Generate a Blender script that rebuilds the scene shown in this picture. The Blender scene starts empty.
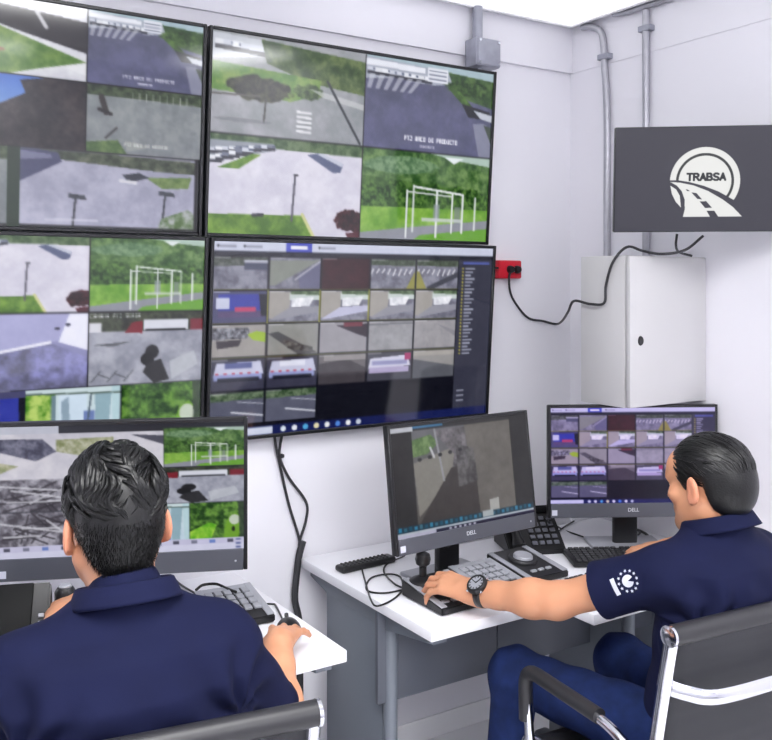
import bpy, bmesh, math, random
import numpy as np
from mathutils import Vector, Matrix, Euler
from mathutils.bvhtree import BVHTree

# ---------------------------------------------------------------- camera, world, exposure
SC = bpy.context.scene
COL = SC.collection
YAW = math.radians(32.5); CAM_H = 1.655; FPX = 896.0; CX = 386.0; HY = 285.0
cam_d = bpy.data.cameras.new('camera'); cam = bpy.data.objects.new('camera', cam_d); COL.objects.link(cam)
cam.location = (0, 0, CAM_H); cam.rotation_euler = (math.pi/2, 0, -YAW)
cam_d.sensor_width = 36; cam_d.lens = FPX/772*36; cam_d.shift_y = -(370-HY)/772; cam_d.clip_start = .02
SC.camera = cam
SC.view_settings.view_transform = 'Standard'; SC.view_settings.look = 'None'
SC.view_settings.gamma = 1; SC.view_settings.use_curve_mapping = False
SC.view_settings.exposure = 0.92
world = bpy.data.worlds.new('world'); SC.world = world; world.use_nodes = True
world.node_tree.nodes['Background'].inputs[0].default_value = (.8, .82, .9, 1)
world.node_tree.nodes['Background'].inputs[1].default_value = .3
PANEL_L = 8.2        # radiance of the working ceiling panels
CORNER_L = .62      # radiance of the glow added over the corner ceiling
SCREEN_L = .48

FW = np.array([math.sin(YAW), math.cos(YAW), 0]); RT = np.array([math.cos(YAW), -math.sin(YAW), 0])
def ray(px, py): return FW + RT*((px-CX)/FPX) + np.array([0, 0, -(py-HY)/FPX])
CAMP = np.array([0, 0, CAM_H])
def at_z(px, py, d): return CAMP + ray(px, py)*d            # at camera depth d
def at_h(px, py, h): r = ray(px, py); return CAMP + r*((h-CAM_H)/r[2])
def at_y(px, py, y): r = ray(px, py); return CAMP + r*(y/r[1])
def at_x(px, py, x): r = ray(px, py); return CAMP + r*(x/r[0])

# ---------------------------------------------------------------- materials
def lin(c):
    c = np.asarray(c, float)/255.0
    return np.where(c <= .04045, c/12.92, ((c+.055)/1.055)**2.4)
MATS = {}
def mat(name, rgb, rough=.5, metal=0, spec=.5, noise=0, nscale=30, bump=0, bscale=200, coat=0, sheen=0, sss=0, aniso=None):
    if name in MATS: return MATS[name]
    m = bpy.data.materials.new(name); m.use_nodes = True; MATS[name] = m
    nt = m.node_tree; b = nt.nodes['Principled BSDF']
    l = lin(rgb); b.inputs['Base Color'].default_value = (*l, 1)
    b.inputs['Roughness'].default_value = rough; b.inputs['Metallic'].default_value = metal
    b.inputs['Specular IOR Level'].default_value = spec
    b.inputs['Coat Weight'].default_value = coat; b.inputs['Sheen Weight'].default_value = sheen
    if sss: b.inputs['Subsurface Weight'].default_value = sss; b.inputs['Subsurface Radius'].default_value = (.012, .005, .003); b.inputs['Subsurface Scale'].default_value = 1
    tc = nt.nodes.new('ShaderNodeTexCoord')
    if noise:
        n = nt.nodes.new('ShaderNodeTexNoise'); n.inputs['Scale'].default_value = nscale; n.inputs['Detail'].default_value = 4
        nt.links.new(tc.outputs['Object'], n.inputs['Vector'])
        r = nt.nodes.new('ShaderNodeValToRGB'); nt.links.new(n.outputs['Fac'], r.inputs['Fac'])
        r.color_ramp.elements[0].position = .3; r.color_ramp.elements[1].position = .7
        r.color_ramp.elements[0].color = (*(l*(1-noise)), 1); r.color_ramp.elements[1].color = (*np.clip(l*(1+noise), 0, 1), 1)
        nt.links.new(r.outputs['Color'], b.inputs['Base Color'])
    if bump:
        n = nt.nodes.new('ShaderNodeTexNoise'); n.inputs['Scale'].default_value = bscale; n.inputs['Detail'].default_value = 3
        nt.links.new(tc.outputs['Object'], n.inputs['Vector'])
        u = nt.nodes.new('ShaderNodeBump'); u.inputs['Strength'].default_value = bump; u.inputs['Distance'].default_value = .002
        nt.links.new(n.outputs['Fac'], u.inputs['Height']); nt.links.new(u.outputs['Normal'], b.inputs['Normal'])
    return m
def emit_mat(name, rgb, strength):
    m = mat(name, (10, 10, 12), .3)
    b = m.node_tree.nodes['Principled BSDF']; b.inputs['Emission Color'].default_value = (*lin(rgb), 1); b.inputs['Emission Strength'].default_value = strength
    return m
def attr_mat(name, rough=.5, emission=0, spec=.5, sss=0, bump=0, bscale=200):
    m = mat(name, (8, 8, 9), rough, spec=spec, sss=sss, bump=bump, bscale=bscale)
    nt = m.node_tree; b = nt.nodes['Principled BSDF']
    a = nt.nodes.new('ShaderNodeAttribute'); a.attribute_name = 'Col'
    if emission: nt.links.new(a.outputs['Color'], b.inputs['Emission Color']); b.inputs['Emission Strength'].default_value = emission
    else: nt.links.new(a.outputs['Color'], b.inputs['Base Color'])
    return m
M_WALL = mat('wall_paint', (232, 231, 238), .55, noise=.012, nscale=3, bump=.08, bscale=60)
M_CEIL = mat('ceiling_paint', (240, 240, 243), .7)
M_TILE = mat('floor_tile', (246, 246, 249), .22, noise=.02, nscale=4)
M_GROUT = mat('grout', (150, 150, 156), .8)
M_BLACK = mat('black_plastic', (22, 22, 25), .38, bump=.05, bscale=500)
M_BEZEL = mat('tv_bezel', (20, 21, 25), .3)
M_MONI = mat('monitor_grey', (78, 80, 89), .42)
M_MONB = mat('monitor_black', (24, 24, 28), .4)
M_SILV = mat('silver_plastic', (168, 170, 178), .35, metal=.25)
M_CHROME = mat('chrome', (214, 215, 222), .14, metal=1)
M_DESK = mat('white_laminate', (236, 236, 242), .35, noise=.01, nscale=12)
M_STEEL = mat('grey_powder_coat', (116, 122, 132), .42, bump=.06, bscale=400)
M_PANEL = mat('dark_powder_coat', (84, 88, 98), .42, bump=.06, bscale=400)
M_CAB = mat('cabinet_enamel', (196, 195, 197), .45, noise=.015, nscale=5)
M_COND = mat('galvanised_conduit', (176, 176, 184), .38, metal=.55, noise=.06, nscale=30)
M_BOXM = mat('junction_box_metal', (158, 160, 172), .42, metal=.4, noise=.08, nscale=25)
M_RED = mat('red_plastic', (198, 22, 44), .4)
M_RUBBER = mat('cable_rubber', (40, 40, 45), .5)
M_SLING = mat('black_mesh_sling', (32, 33, 39), .6, bump=.3, bscale=700)
M_PAD = mat('black_arm_pad', (38, 38, 42), .42)
M_POLO = mat('navy_polo', (14, 19, 51), .85, noise=.08, nscale=14, bump=.25, bscale=900, spec=.2)
M_JEAN = mat('blue_denim', (25, 40, 84), .85, noise=.25, nscale=22, bump=.35, bscale=700, spec=.2)
M_HAIR = mat('black_hair', (9, 9, 10), .36, spec=.42, bump=.3, bscale=260)
M_WHITE = mat('white_print', (196, 198, 212), .6)
M_KEYW = mat('pale_keys', (158, 160, 168), .45)
M_KEYB = mat('black_keys', (38, 38, 42), .45)
M_SHOE = mat('black_shoe', (20, 20, 22), .4)
M_DARKGL = mat('dark_glass', (9, 10, 12), .5, spec=.12)
M_SCREEN = attr_mat('screen_picture', .09, SCREEN_L, spec=.6)
M_SCREENM = attr_mat('monitor_picture', .3, SCREEN_L*.95, spec=.3)
M_SKIN = attr_mat('skin', .5, 0, spec=.35, sss=.12, bump=.12, bscale=420)

# ---------------------------------------------------------------- object helpers
def finish(o, parent=None, label=None, cat=None, group=None, kind=None):
    if parent is not None: o.parent = parent
    if label: o['label'] = label
    if cat: o['category'] = cat
    if group: o['group'] = group
    if kind: o['kind'] = kind
    return o
def thing(name, label, cat, loc=(0, 0, 0), rz=0, group=None):
    o = bpy.data.objects.new(name, None); COL.objects.link(o); o.empty_display_size = .1
    o.location = [float(v) for v in loc]; o.rotation_euler = (0, 0, rz)
    return finish(o, None, label, cat, group)
def mesh_obj(name, V, Fc, m, parent=None, smooth=True, **kw):
    me = bpy.data.meshes.new(name)
    V = np.asarray(V, float)
    if isinstance(Fc, np.ndarray):
        me.vertices.add(len(V)); me.vertices.foreach_set('co', V.ravel().astype(np.float32))
        k = Fc.shape[1]; me.loops.add(Fc.size); me.loops.foreach_set('vertex_index', Fc.ravel().astype(np.int32))
        me.polygons.add(len(Fc)); me.polygons.foreach_set('loop_start', np.arange(0, Fc.size, k, dtype=np.int32))
        me.update(calc_edges=True)
    else:
        me.from_pydata([tuple(v) for v in V], [], Fc); me.update()
    me.polygons.foreach_set('use_smooth', [bool(smooth)]*len(me.polygons))
    me.materials.append(m)
    o = bpy.data.objects.new(name, me); COL.objects.link(o)
    return finish(o, parent, **kw)
def setcol(o, C):
    a = o.data.color_attributes.new('Col', 'FLOAT_COLOR', 'POINT')
    C = np.asarray(C, np.float32); C4 = np.ones((len(C), 4), np.float32); C4[:, :3] = C
    a.data.foreach_set('color', C4.ravel())
def dup(root, loc, rz, label, group=None):
    def cp(o, par):
        c = o.copy(); COL.objects.link(c); c.parent = par
        for ch in o.children: cp(ch, c)
        return c
    r = cp(root, None); r.location = loc; r.rotation_euler = (0, 0, rz); r['label'] = label
    if group: r['group'] = group
    return r

def frames(P, closed=False):
    P = [Vector(p) for p in P]; n = len(P); T = []
    for i in range(n):
        a = P[i-1] if (i > 0 or closed) else P[i]; b = P[(i+1) % n] if (i < n-1 or closed) else P[i]
        d = b-a; T.append(d.normalized() if d.length > 1e-9 else Vector((0, 0, 1)))
    u = T[0].orthogonal().normalized(); U = []
    for i in range(n):
        if i: u = T[i-1].rotation_difference(T[i]) @ u
        u = (u - T[i]*u.dot(T[i])).normalized(); U.append(u)
    return P, T, U
def spline(P, n=8):
    P = [np.asarray(p, float) for p in P]; out = []
    Q = [2*P[0]-P[1]] + P + [2*P[-1]-P[-2]]
    for i in range(1, len(Q)-2):
        for j in range(n):
            t = j/n; a, b, c, d = Q[i-1:i+3]
            out.append(.5*((2*b)+(-a+c)*t+(2*a-5*b+4*c-d)*t*t+(-a+3*b-3*c+d)*t**3))
    out.append(P[-1]); return out
def rounded(P, r, n=6):
    P = [np.asarray(p, float) for p in P]; out = [P[0]]
    for a, b, c in zip(P[:-2], P[1:-1], P[2:]):
        da = a-b; dc = c-b; la = np.linalg.norm(da); lc = np.linalg.norm(dc); q = min(r, la*.49, lc*.49)
        s = b+da/la*q; e = b+dc/lc*q
        for j in range(n+1):
            t = j/n; out.append((1-t)**2*s+2*t*(1-t)*b+t*t*e)
    out.append(P[-1]); return out

class B:
    """Collects shapes into one bmesh."""
    def __init__(s): s.bm = bmesh.new()
    def box(s, c, size, bev=0, seg=2, M=None):
        r = bmesh.ops.create_cube(s.bm, size=1.0); vs = r['verts']
        bmesh.ops.scale(s.bm, vec=size, verts=vs)
        if bev:
            es = list({e for v in vs for e in v.link_edges})
            rr = bmesh.ops.bevel(s.bm, geom=es, offset=bev, segments=seg, affect='EDGES', profile=.5)
            vs = list({v for f in rr['faces'] for v in f.verts} | {v for v in vs if v.is_valid})
            seen = set(vs); st = list(vs)
            while st:
                v = st.pop()
                for e in v.link_edges:
                    w = e.other_vert(v)
                    if w not in seen: seen.add(w); st.append(w)
            vs = list(seen)
        if M is not None: bmesh.ops.transform(s.bm, matrix=M, verts=vs)
        bmesh.ops.translate(s.bm, vec=Vector([float(x) for x in c]), verts=vs)
        return s
    def tube(s, P, r, n=10, cap=True, sq=1.0, up=None, closed=False):
        P, T, U = frames(P, closed); rings = []
        for i, (p, t, u) in enumerate(zip(P, T, U)):
            if up is not None:
                u = Vector(up); u = (u - t*u.dot(t)).normalized()
            w = t.cross(u); ri = r[i] if hasattr(r, '__len__') else r
            rings.append([s.bm.verts.new(p + u*(math.cos(a)*ri*sq) + w*(math.sin(a)*ri)) for a in [2*math.pi*k/n for k in range(n)]])
        m = len(rings)
        for i in range(m if closed else m-1):
            A = rings[i]; C = rings[(i+1) % m]
            for k in range(n): s.bm.faces.new((A[k], A[(k+1) % n], C[(k+1) % n], C[k]))
        if cap and not closed:
            s.bm.faces.new(list(reversed(rings[0]))); s.bm.faces.new(rings[-1])
        return s
    def cyl(s, a, b, r0, r1=None, n=20): return s.tube([a, b], [r0, r0 if r1 is None else r1], n)
    def lathe(s, prof, n=24, M=None):
        M = M or Matrix.Identity(4); rings = []
        for (r, z) in prof:
            if r < 1e-6: rings.append([s.bm.verts.new(M @ Vector((0, 0, z)))])
            else: rings.append([s.bm.verts.new(M @ Vector((r*math.cos(2*math.pi*k/n), r*math.sin(2*math.pi*k/n), z))) for k in range(n)])
        for A, C in zip(rings[:-1], rings[1:]):
            for k in range(n):
                q = [A[k % len(A)], A[(k+1) % len(A)], C[(k+1) % len(C)], C[k % len(C)]]
                q2 = []
                for v in q:
                    if v not in q2: q2.append(v)
                if len(q2) > 2: s.bm.faces.new(q2)
        return s
    def prism(s, pts, axis_vec):
        """pts: 3-D polygon, extruded by axis_vec."""
        a = [s.bm.verts.new(Vector([float(x) for x in p])) for p in pts]; d = Vector([float(x) for x in axis_vec])
        b = [s.bm.verts.new(v.co + d) for v in a]; n = len(a)
        s.bm.faces.new(list(reversed(a))); s.bm.faces.new(b)
        for k in range(n): s.bm.faces.new((a[k], a[(k+1) % n], b[(k+1) % n], b[k]))
        return s
    def tf(s, M): bmesh.ops.transform(s.bm, matrix=M, verts=s.bm.verts); return s
    def build(s, name, m, parent=None, smooth=True, **kw):
        bmesh.ops.recalc_face_normals(s.bm, faces=s.bm.faces)
        me = bpy.data.meshes.new(name); s.bm.to_mesh(me); s.bm.free(); me.materials.append(m)
        if smooth:
            me.polygons.foreach_set('use_smooth', [True]*len(me.polygons))
            me.set_sharp_from_angle(angle=math.radians(38))
        o = bpy.data.objects.new(name, me); COL.objects.link(o)
        return finish(o, parent, **kw)
def text_mesh(name, body, size, m, parent, M, extrude=.0004, bold=.012):
    cu = bpy.data.curves.new(name, 'FONT'); cu.body = body; cu.size = size; cu.extrude = extrude; cu.align_x = 'CENTER'; cu.align_y = 'CENTER'
    cu.offset = size*bold
    t = bpy.data.objects.new(name, cu); COL.objects.link(t)
    me = bpy.data.meshes.new_from_object(t.evaluated_get(bpy.context.evaluated_depsgraph_get()))
    bpy.data.objects.remove(t); bpy.data.curves.remove(cu)
    me.transform(M); me.materials.clear(); me.materials.append(m)
    o = bpy.data.objects.new(name, me); COL.objects.link(o); o.parent = parent
    return o
Rx = lambda a: Matrix.Rotation(a, 4, 'X'); Ry = lambda a: Matrix.Rotation(a, 4, 'Y'); Rz = lambda a: Matrix.Rotation(a, 4, 'Z'); Tr = lambda *v: Matrix.Translation(Vector(v))

# ---------------------------------------------------------------- the room
WY, WX, CEIL = 2.68, 2.60, 2.70          # back wall, right wall, ceiling
X0, Y0 = -2.4, -2.2
def struct(name, b, m, parent=None, smooth=False): 
    o = b.build(name, m, parent, smooth=smooth)
    if parent is None: o['kind'] = 'structure'
    return o
struct('wall_back', B().box(((X0+WX)/2, WY+.05, CEIL/2), (WX-X0+.2, .1, CEIL)), M_WALL)
struct('wall_right', B().box((WX+.05, (Y0+WY)/2, CEIL/2), (.1, WY-Y0, CEIL)), M_WALL)
struct('wall_left', B().box((X0-.05, (Y0+WY)/2, CEIL/2), (.1, WY-Y0, CEIL)), M_WALL)
struct('wall_front', B().box(((X0+WX)/2, Y0-.05, CEIL/2), (WX-X0+.2, .1, CEIL)), M_WALL)
struct('ceiling', B().box(((X0+WX)/2, (Y0+WY)/2, CEIL+.05), (WX-X0+.2, WY-Y0+.2, .1)), M_CEIL)
fl = struct('floor', B().box(((X0+WX)/2, (Y0+WY)/2, -.055), (WX-X0+.2, WY-Y0+.2, .1)), M_GROUT)
BEAM_Z = 2.515
struct('trim_1', B().box(((X0+WX)/2, WY-.007, (BEAM_Z+CEIL)/2), (WX-X0, .014, CEIL-BEAM_Z)), M_WALL)
struct('trim_2', B().box((WX-.0015, (Y0+WY-.014)/2, (BEAM_Z+CEIL)/2), (.003, WY-Y0-.014, CEIL-BEAM_Z)), M_WALL)
struct('baseboard_back', B().box(((X0+WX)/2, WY-.006, .04), (WX-X0, .012, .08), .003), M_TILE)
struct('baseboard_right', B().box((WX-.006, (Y0+WY)/2, .04), (.012, WY-Y0-.03, .08), .003), M_TILE)
TS = .40; first = None
nx = int(math.ceil((WX-X0)/TS)); ny = int(math.ceil((WY-Y0)/TS))
for i in range(nx):
    for j in range(ny):
        xa = WX-(i+1)*TS; ya = WY-(j+1)*TS
        if xa < X0 or ya < -.9 or xa < -1.4: continue
        if first is None:
            first = B().box((0, 0, -.004), (TS-.004, TS-.004, .010), .0012, 1).build('tile', M_TILE, fl, smooth=False); o = first
        else:
            o = first.copy(); COL.objects.link(o); o.parent = fl
        o.location = (xa+TS/2, ya+TS/2, -.001)

# ceiling light panels (the room's lamps), plus a glow added over the corner ceiling
M_LED = emit_mat('led_diffuser', (255, 255, 255), PANEL_L)
M_CEIL_GLOW = emit_mat('added_ceiling_glow', (250, 250, 255), CORNER_L)
def led(x0, x1, y0, y1, m, label):
    t = thing('ceiling_light', label, 'ceiling light', ((x0+x1)/2, (y0+y1)/2, CEIL), 0, 'flat ceiling light panels')
    w, d = x1-x0, y1-y0
    b = B()
    for sx in (-1, 1): b.box((sx*(w/2-.006), 0, -.006), (.012, d, .012))
    for sy in (-1, 1): b.box((0, sy*(d/2-.006), -.006), (w-.024, .012, .012))
    b.build('frame', M_CEIL, t, smooth=False)
    B().box((0, 0, -.004), (w-.024, d-.024, .006)).build('diffuser', m, t, smooth=False)
led(1.36, WX-.036, 1.45, WY-.036, M_CEIL_GLOW, 'added glow panel whitening the ceiling corner above the conduits')  # no lamp here: emitter added so the plain ceiling corner turns bright white
led(2.12, 2.50, -1.2, .2, M_LED, 'narrow ceiling light panel along the right wall, out of frame')
led(-.45, 1.15, .30, 1.20, M_LED, 'bright ceiling light panel above the left chair, out of frame')
led(-.5, .9, -1.4, -.7, M_LED, 'bright ceiling light panel behind the viewpoint')
led(.1, 1.3, -2.1, -1.5, M_LED, 'bright ceiling light panel farthest behind the viewpoint')

# ---------------------------------------------------------------- screen pictures (flat print on the screens)
RNG = np.random.RandomState(7)
def vnoise(h, w, cy, cx, seed=0, octv=3):
    r = np.random.RandomState(seed); out = np.zeros((h, w)); amp = 1; tot = 0
    for o in range(octv):
        gy, gx = max(2, int(cy*2**o))+1, max(2, int(cx*2**o))+1
        g = r.rand(gy, gx); yy = np.linspace(0, gy-1.001, h); xx = np.linspace(0, gx-1.001, w)
        y0 = yy.astype(int); x0 = xx.astype(int); fy = (yy-y0)[:, None]; fx = (xx-x0)[None]
        fy = fy*fy*(3-2*fy); fx = fx*fx*(3-2*fx)
        a = g[y0][:, x0]; b_ = g[y0][:, x0+1]; c = g[y0+1][:, x0]; d = g[y0+1][:, x0+1]
        out += amp*((a*(1-fx)+b_*fx)*(1-fy)+(c*(1-fx)+d*fx)*fy); tot += amp; amp *= .68
    return out/tot
FONT3 = {'A': '757775', 'C': '744447', 'D': '655556', 'E': '747447', 'I': '722227', 'M': '577555', 'N': '577755', 'O': '755557', 'P': '757444', 'R': '757655', 'S': '747117', 'T': '722222', 'U': '555557', 'V': '555552', 'Y': '555222', 'Z': '711247', ' ': '000000'}
FONT3 = {k: v[:3]+v[3:] for k, v in FONT3.items()}
class Canvas:
    def __init__(s, w, h, ss=2, bg=(20, 20, 24)):
        s.ss = ss; s.W, s.H = w*ss, h*ss; s.a = np.empty((s.H, s.W, 3)); s.a[:] = bg
    def tile(s, x0, y0, x1, y1): return Tile(s.a[int(round(y0*s.H)):int(round(y1*s.H)), int(round(x0*s.W)):int(round(x1*s.W))])
    def done(s):
        k = s.ss; return s.a.reshape(s.H//k, k, s.W//k, k, 3).mean((1, 3))
class Tile:
    def __init__(s, a):
        s.a = a; s.h, s.w = a.shape[:2]
        s.y = ((np.arange(s.h)+.5)/max(s.h, 1))[:, None]; s.x = ((np.arange(s.w)+.5)/max(s.w, 1))[None]
    def tile(s, x0, y0, x1, y1): return Tile(s.a[int(round(y0*s.h)):int(round(y1*s.h)), int(round(x0*s.w)):int(round(x1*s.w))])
    def put(s, m, c, al=1.0):
        m = (np.asarray(m, float)*al)[..., None]; s.a[:] = s.a*(1-m)+np.asarray(c, float)*m; return s
    def full(s): return np.ones((s.h, s.w))
    def fill(s, c): s.a[:] = c; return s
    def vg(s, c0, c1): s.a[:] = np.asarray(c0, float)*(1-s.y[..., None])+np.asarray(c1, float)*s.y[..., None]; return s
    def pm(s, pts):
        ins = np.zeros((s.h, s.w), bool); n = len(pts)
        for i in range(n):
            (xa, ya), (xb, yb) = pts[i], pts[(i+1) % n]
            if ya == yb: continue
            c = ((ya > s.y) != (yb > s.y)) & (s.x < (xb-xa)*(s.y-ya)/(yb-ya)+xa); ins ^= c
        return ins
    def poly(s, pts, c, al=1): return s.put(s.pm(pts), c, al)
    def rect(s, x0, y0, x1, y1, c, al=1): return s.put((s.x >= x0) & (s.x < x1) & (s.y >= y0) & (s.y < y1), c, al)
    def ell(s, cx, cy, rx, ry, c, al=1): return s.put(((s.x-cx)/rx)**2+((s.y-cy)/ry)**2 < 1, c, al)
    def line(s, xa, ya, xb, yb, wd, c, al=1):
        A = s.h/max(s.w, 1); dx, dy = xb-xa, (yb-ya)*A; L = dx*dx+dy*dy+1e-9
        t = np.clip(((s.x-xa)*dx+(s.y-ya)*A*dy)/L, 0, 1); d = np.hypot(s.x-xa-t*dx, (s.y-ya)*A-t*dy)
        return s.put(d < wd/2, c, al)
    def nz(s, c0, c1, sc=6, seed=0, pts=None, thr=None, al=1):
        n = vnoise(s.h, s.w, sc, sc*max(s.w/max(s.h, 1), .3), seed, 6)
        m = s.full() if pts is None else s.pm(pts).astype(float)
        if thr is not None: m = m*(n > thr)
        t = np.clip((n-.33)/.34, 0, 1)[..., None]; cc = np.asarray(c0, float)*(1-t)+np.asarray(c1, float)*t
        m = (m*al)[..., None]; s.a[:] = s.a*(1-m)+cc*m; return s
    def blob(s, cx, cy, rx, ry, c0, c1, seed=0, rough=.55):
        n = vnoise(s.h, s.w, 9/max(ry*8, .3), 9*max(s.w/max(s.h, 1), .3)/max(rx*8, .3), seed, 4); d = ((s.x-cx)/rx)**2+((s.y-cy)/ry)**2
        n2 = vnoise(s.h, s.w, 22, 22*max(s.w/max(s.h, 1), .3), seed+50, 4); t = np.clip((n2-.33)/.34, 0, 1)[..., None]; cc = np.asarray(c0, float)*(1-t)+np.asarray(c1, float)*t
        m = np.clip((1-d+(n-.5)*2*rough)*4, 0, 1)[..., None]; s.a[:] = s.a*(1-m)+cc*m; return s
    def trucks(s, x0, y0, x1, y1, n, hh, seed=0):
        r = np.random.RandomState(seed)
        for k in range(n):
            f = k/max(n-1, 1); x = x0+(x1-x0)*f; y = y0+(y1-y0)*f; w = hh*.9*(.7+.6*r.rand()); c = [(236, 238, 246), (206, 210, 224), (120, 126, 146), (224, 226, 234)][r.randint(4)]
            s.rect(x, y, x+w, y+hh*.62, c); s.rect(x, y+hh*.55, x+w, y+hh, (64, 66, 78)); s.rect(x+w*.6, y+hh*.1, x+w, y+hh*.4, (92, 100, 124))
        return s
    def text(s, tx, x, y, hh, c):
        px = hh*s.h/5; adv = px*3.6; X = x*s.w; Y = y*s.h
        for i, ch in enumerate(tx):
            g = FONT3.get(ch, FONT3['O'])
            for r_ in range(5):
                bits = int(g[min(r_ if r_ < 3 else r_+1, 5)])
                for k in range(3):
                    if bits & (4 >> k):
                        xa = int(X+i*adv+k*px); ya = int(Y+r_*px); s.a[max(0, ya):max(0, int(ya+px+.6)), max(0, xa):max(0, int(xa+px+.6))] = c
        return s
W_ = (236, 236, 244)
def t_asphalt(t, cap=True):
    t.vg((92, 94, 116), (98, 100, 138)); t.nz((84, 86, 106), (112, 112, 146), 5, 3, al=.5)
    t.rect(0, 0, 1, .14, (170, 190, 200)); t.nz((46, 74, 44), (92, 118, 70), 9, 4, [(.45, .05), (1, .1), (1, .42), (.8, .36), (.62, .2), (.45, .2)])
    t.poly([(0, .02), (.62, .06), (.66, .2), (.5, .24), (.2, .22), (0, .26)], (168, 174, 188)); t.poly([(0, .04), (.44, .06), (.44, .12), (0, .11)], (232, 234, 244)); t.trucks(.01, .13, .44, .15, 9, .08, 2); t.blob(.78, .22, .2, .1, (40, 66, 36), (92, 120, 68), 5)
    t.rect(.46, .04, .62, .2, (228, 230, 240)); 
    for k in range(3): t.rect(.47, .07+k*.045, .61, .085+k*.045, (120, 126, 146))
    for k in range(6): t.poly([(.03+k*.07, .2), (.07+k*.07, .2), (.04+k*.06, .36), (.01+k*.06, .36)], (214, 216, 226), .55)
    t.nz((52, 78, 40), (96, 128, 66), 9, 6, [(.62, .24), (.72, .26), (.84, .44), (.74, .4)])
    t.poly([(.74, .4), (.98, .46), (.98, .56), (.8, .55)], (52, 54, 62)); t.poly([(.84, .46), (1, .5), (1, .58), (.9, .55)], (196, 200, 212))
    t.poly([(.84, .62), (.93, .6), (1, .66), (1, 1), (.9, 1)], (136, 138, 160)); t.poly([(.93, .62), (1, .64), (1, .84)], (76, 86, 78))
    if cap: t.text('PTZ ARCO DE PRODUCTO', .3, .84, .052, W_); t.text('TRANSPORTE', .42, .93, .03, (200, 200, 216))
def t_lot(t):
    t.fill((214, 211, 226)); t.nz((200, 198, 216), (226, 223, 236), 4, 11, al=.6)
    t.rect(0, 0, 1, .1, (120, 140, 120)); t.nz((56, 84, 52), (110, 130, 96), 12, 12, [(0, 0), (1, 0), (1, .12), (0, .1)])
    t.poly([(0, .06), (.4, .06), (.42, .12), (0, .3)], (150, 156, 168)); t.trucks(.0, .14, .36, .07, 10, .06, 3); t.trucks(.0, .22, .2, .12, 6, .07, 4)
    t.nz((84, 128, 44), (130, 160, 70), 10, 14, [(.05, .34), (.26, .18), (.32, .18), (.18, .34)])
    t.poly([(.62, .14), (.7, .11), (.87, .21), (.85, .3), (.8, .31)], (96, 104, 136)); t.poly([(.68, .12), (.72, .11), (.87, .2), (.86, .24)], (196, 200, 216))
    t.nz((76, 116, 36), (128, 164, 68), 8, 15, [(0, .8), (.6, .78), (.68, 1), (0, 1)]); t.line(.6, .77, .68, 1, .02, (206, 206, 150))
    t.line(.545, .36, .53, .84, .014, (92, 90, 104)); t.ell(.55, .36, .018, .012, (70, 70, 80))
    t.blob(.95, .82, .12, .13, (36, 14, 20), (86, 40, 46), 16, .7); t.poly([(.9, .95), (1, .93), (1, 1), (.92, 1)], (90, 40, 52))
    t.line(.28, .8, .34, .79, .02, (60, 60, 70))
def t_gantry(t, dark=1.0):
    t.vg((96, 132, 92), (70, 110, 60)); t.nz((50, 86, 44), (122, 152, 96), 9, 21); t.poly([(.5, 0), (1, 0), (1, .1), (.74, .06)], (176, 196, 186)); t.poly([(.62, .03), (.78, .03), (.7, .1)], (230, 236, 240))
    t.nz((52, 84, 40), (100, 136, 72), 16, 22, [(0, .3), (.4, .34), (1, .42), (1, .64), (0, .66)], al=.8)
    t.nz((104, 156, 56), (150, 190, 90), 5, 23, [(0, .64), (1, .62), (1, .92), (0, .95)]); t.poly([(0, .93), (.34, .84), (1, .72), (1, .88), (.55, 1), (0, 1)], (146, 148, 160)); t.poly([(.45, .94), (1, .84), (1, 1), (.4, 1)], (112, 166, 64)); t.line(0, .9, .5, .8, .012, (224, 226, 220))
    for k in range(11): t.blob(.05+k*.1, .5+.05*math.sin(k*2.3), .085, .13, (34, 66, 30), (104, 140, 72), 200+k, .8)
    t.blob(.3, .16, .3, .1, (84, 118, 84), (132, 160, 124), 230); t.nz((104, 156, 56), (150, 190, 90), 5, 23, [(0, .64), (1, .62), (1, .74), (.34, .86), (0, .93)])
    for x, ya, yb in ((.34, .44, .97), (.39, .38, .9), (.575, .42, .96), (.7, .44, .9), (.785, .46, .9), (.89, .48, .86)): t.line(x, ya, x, yb, .014, (224, 228, 230))
    t.line(.39, .39, .785, .45, .014, (228, 232, 234)); t.line(.34, .45, .7, .48, .01, (210, 214, 216))
    t.rect(.55, .58, .6, .78, (150, 156, 170), .7); t.rect(.72, .6, .77, .8, (132, 138, 150), .7); t.rect(.46, .74, .78, .78, (206, 210, 216), .8)
def t_lawn(t):
    t.vg((236, 236, 244), (196, 196, 204)); t.nz((210, 210, 222), (246, 246, 250), 5, 31, al=.5)
    t.poly([(.3, .1), (1, .2), (1, .62), (.55, .45), (.34, .36)], (58, 56, 62)); t.line(.62, .12, .7, .34, .03, (200, 200, 206))
    t.nz((84, 122, 58), (132, 158, 90), 7, 32, [(.2, .4), (.32, .37), (1, .74), (.6, .92), (.45, 1), (.1, 1)]); t.poly([(.84, .84), (1, .76), (1, .92)], (226, 226, 232)); t.ell(.36, .7, .05, .025, (140, 90, 60))
def t_sky(t):
    t.vg((66, 110, 196), (178, 206, 236)); t.nz((34, 32, 38), (70, 62, 64), 6, 41, [(.52, .06), (.7, 0), (1, 0), (1, 1), (.2, 1), (.18, .6), (.4, .4), (.56, .24)])
    t.nz((40, 52, 52), (96, 106, 100), 9, 42, [(0, .46), (.3, .42), (.3, .62), (0, .6)]); t.poly([(0, .6), (.22, .62), (.16, .9), (0, .9)], (150, 150, 170)); t.rect(0, .84, .2, .96, (220, 220, 236), .6)
    t.text('PTZ ESQUINA', -.1, .86, .055, W_)
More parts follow.
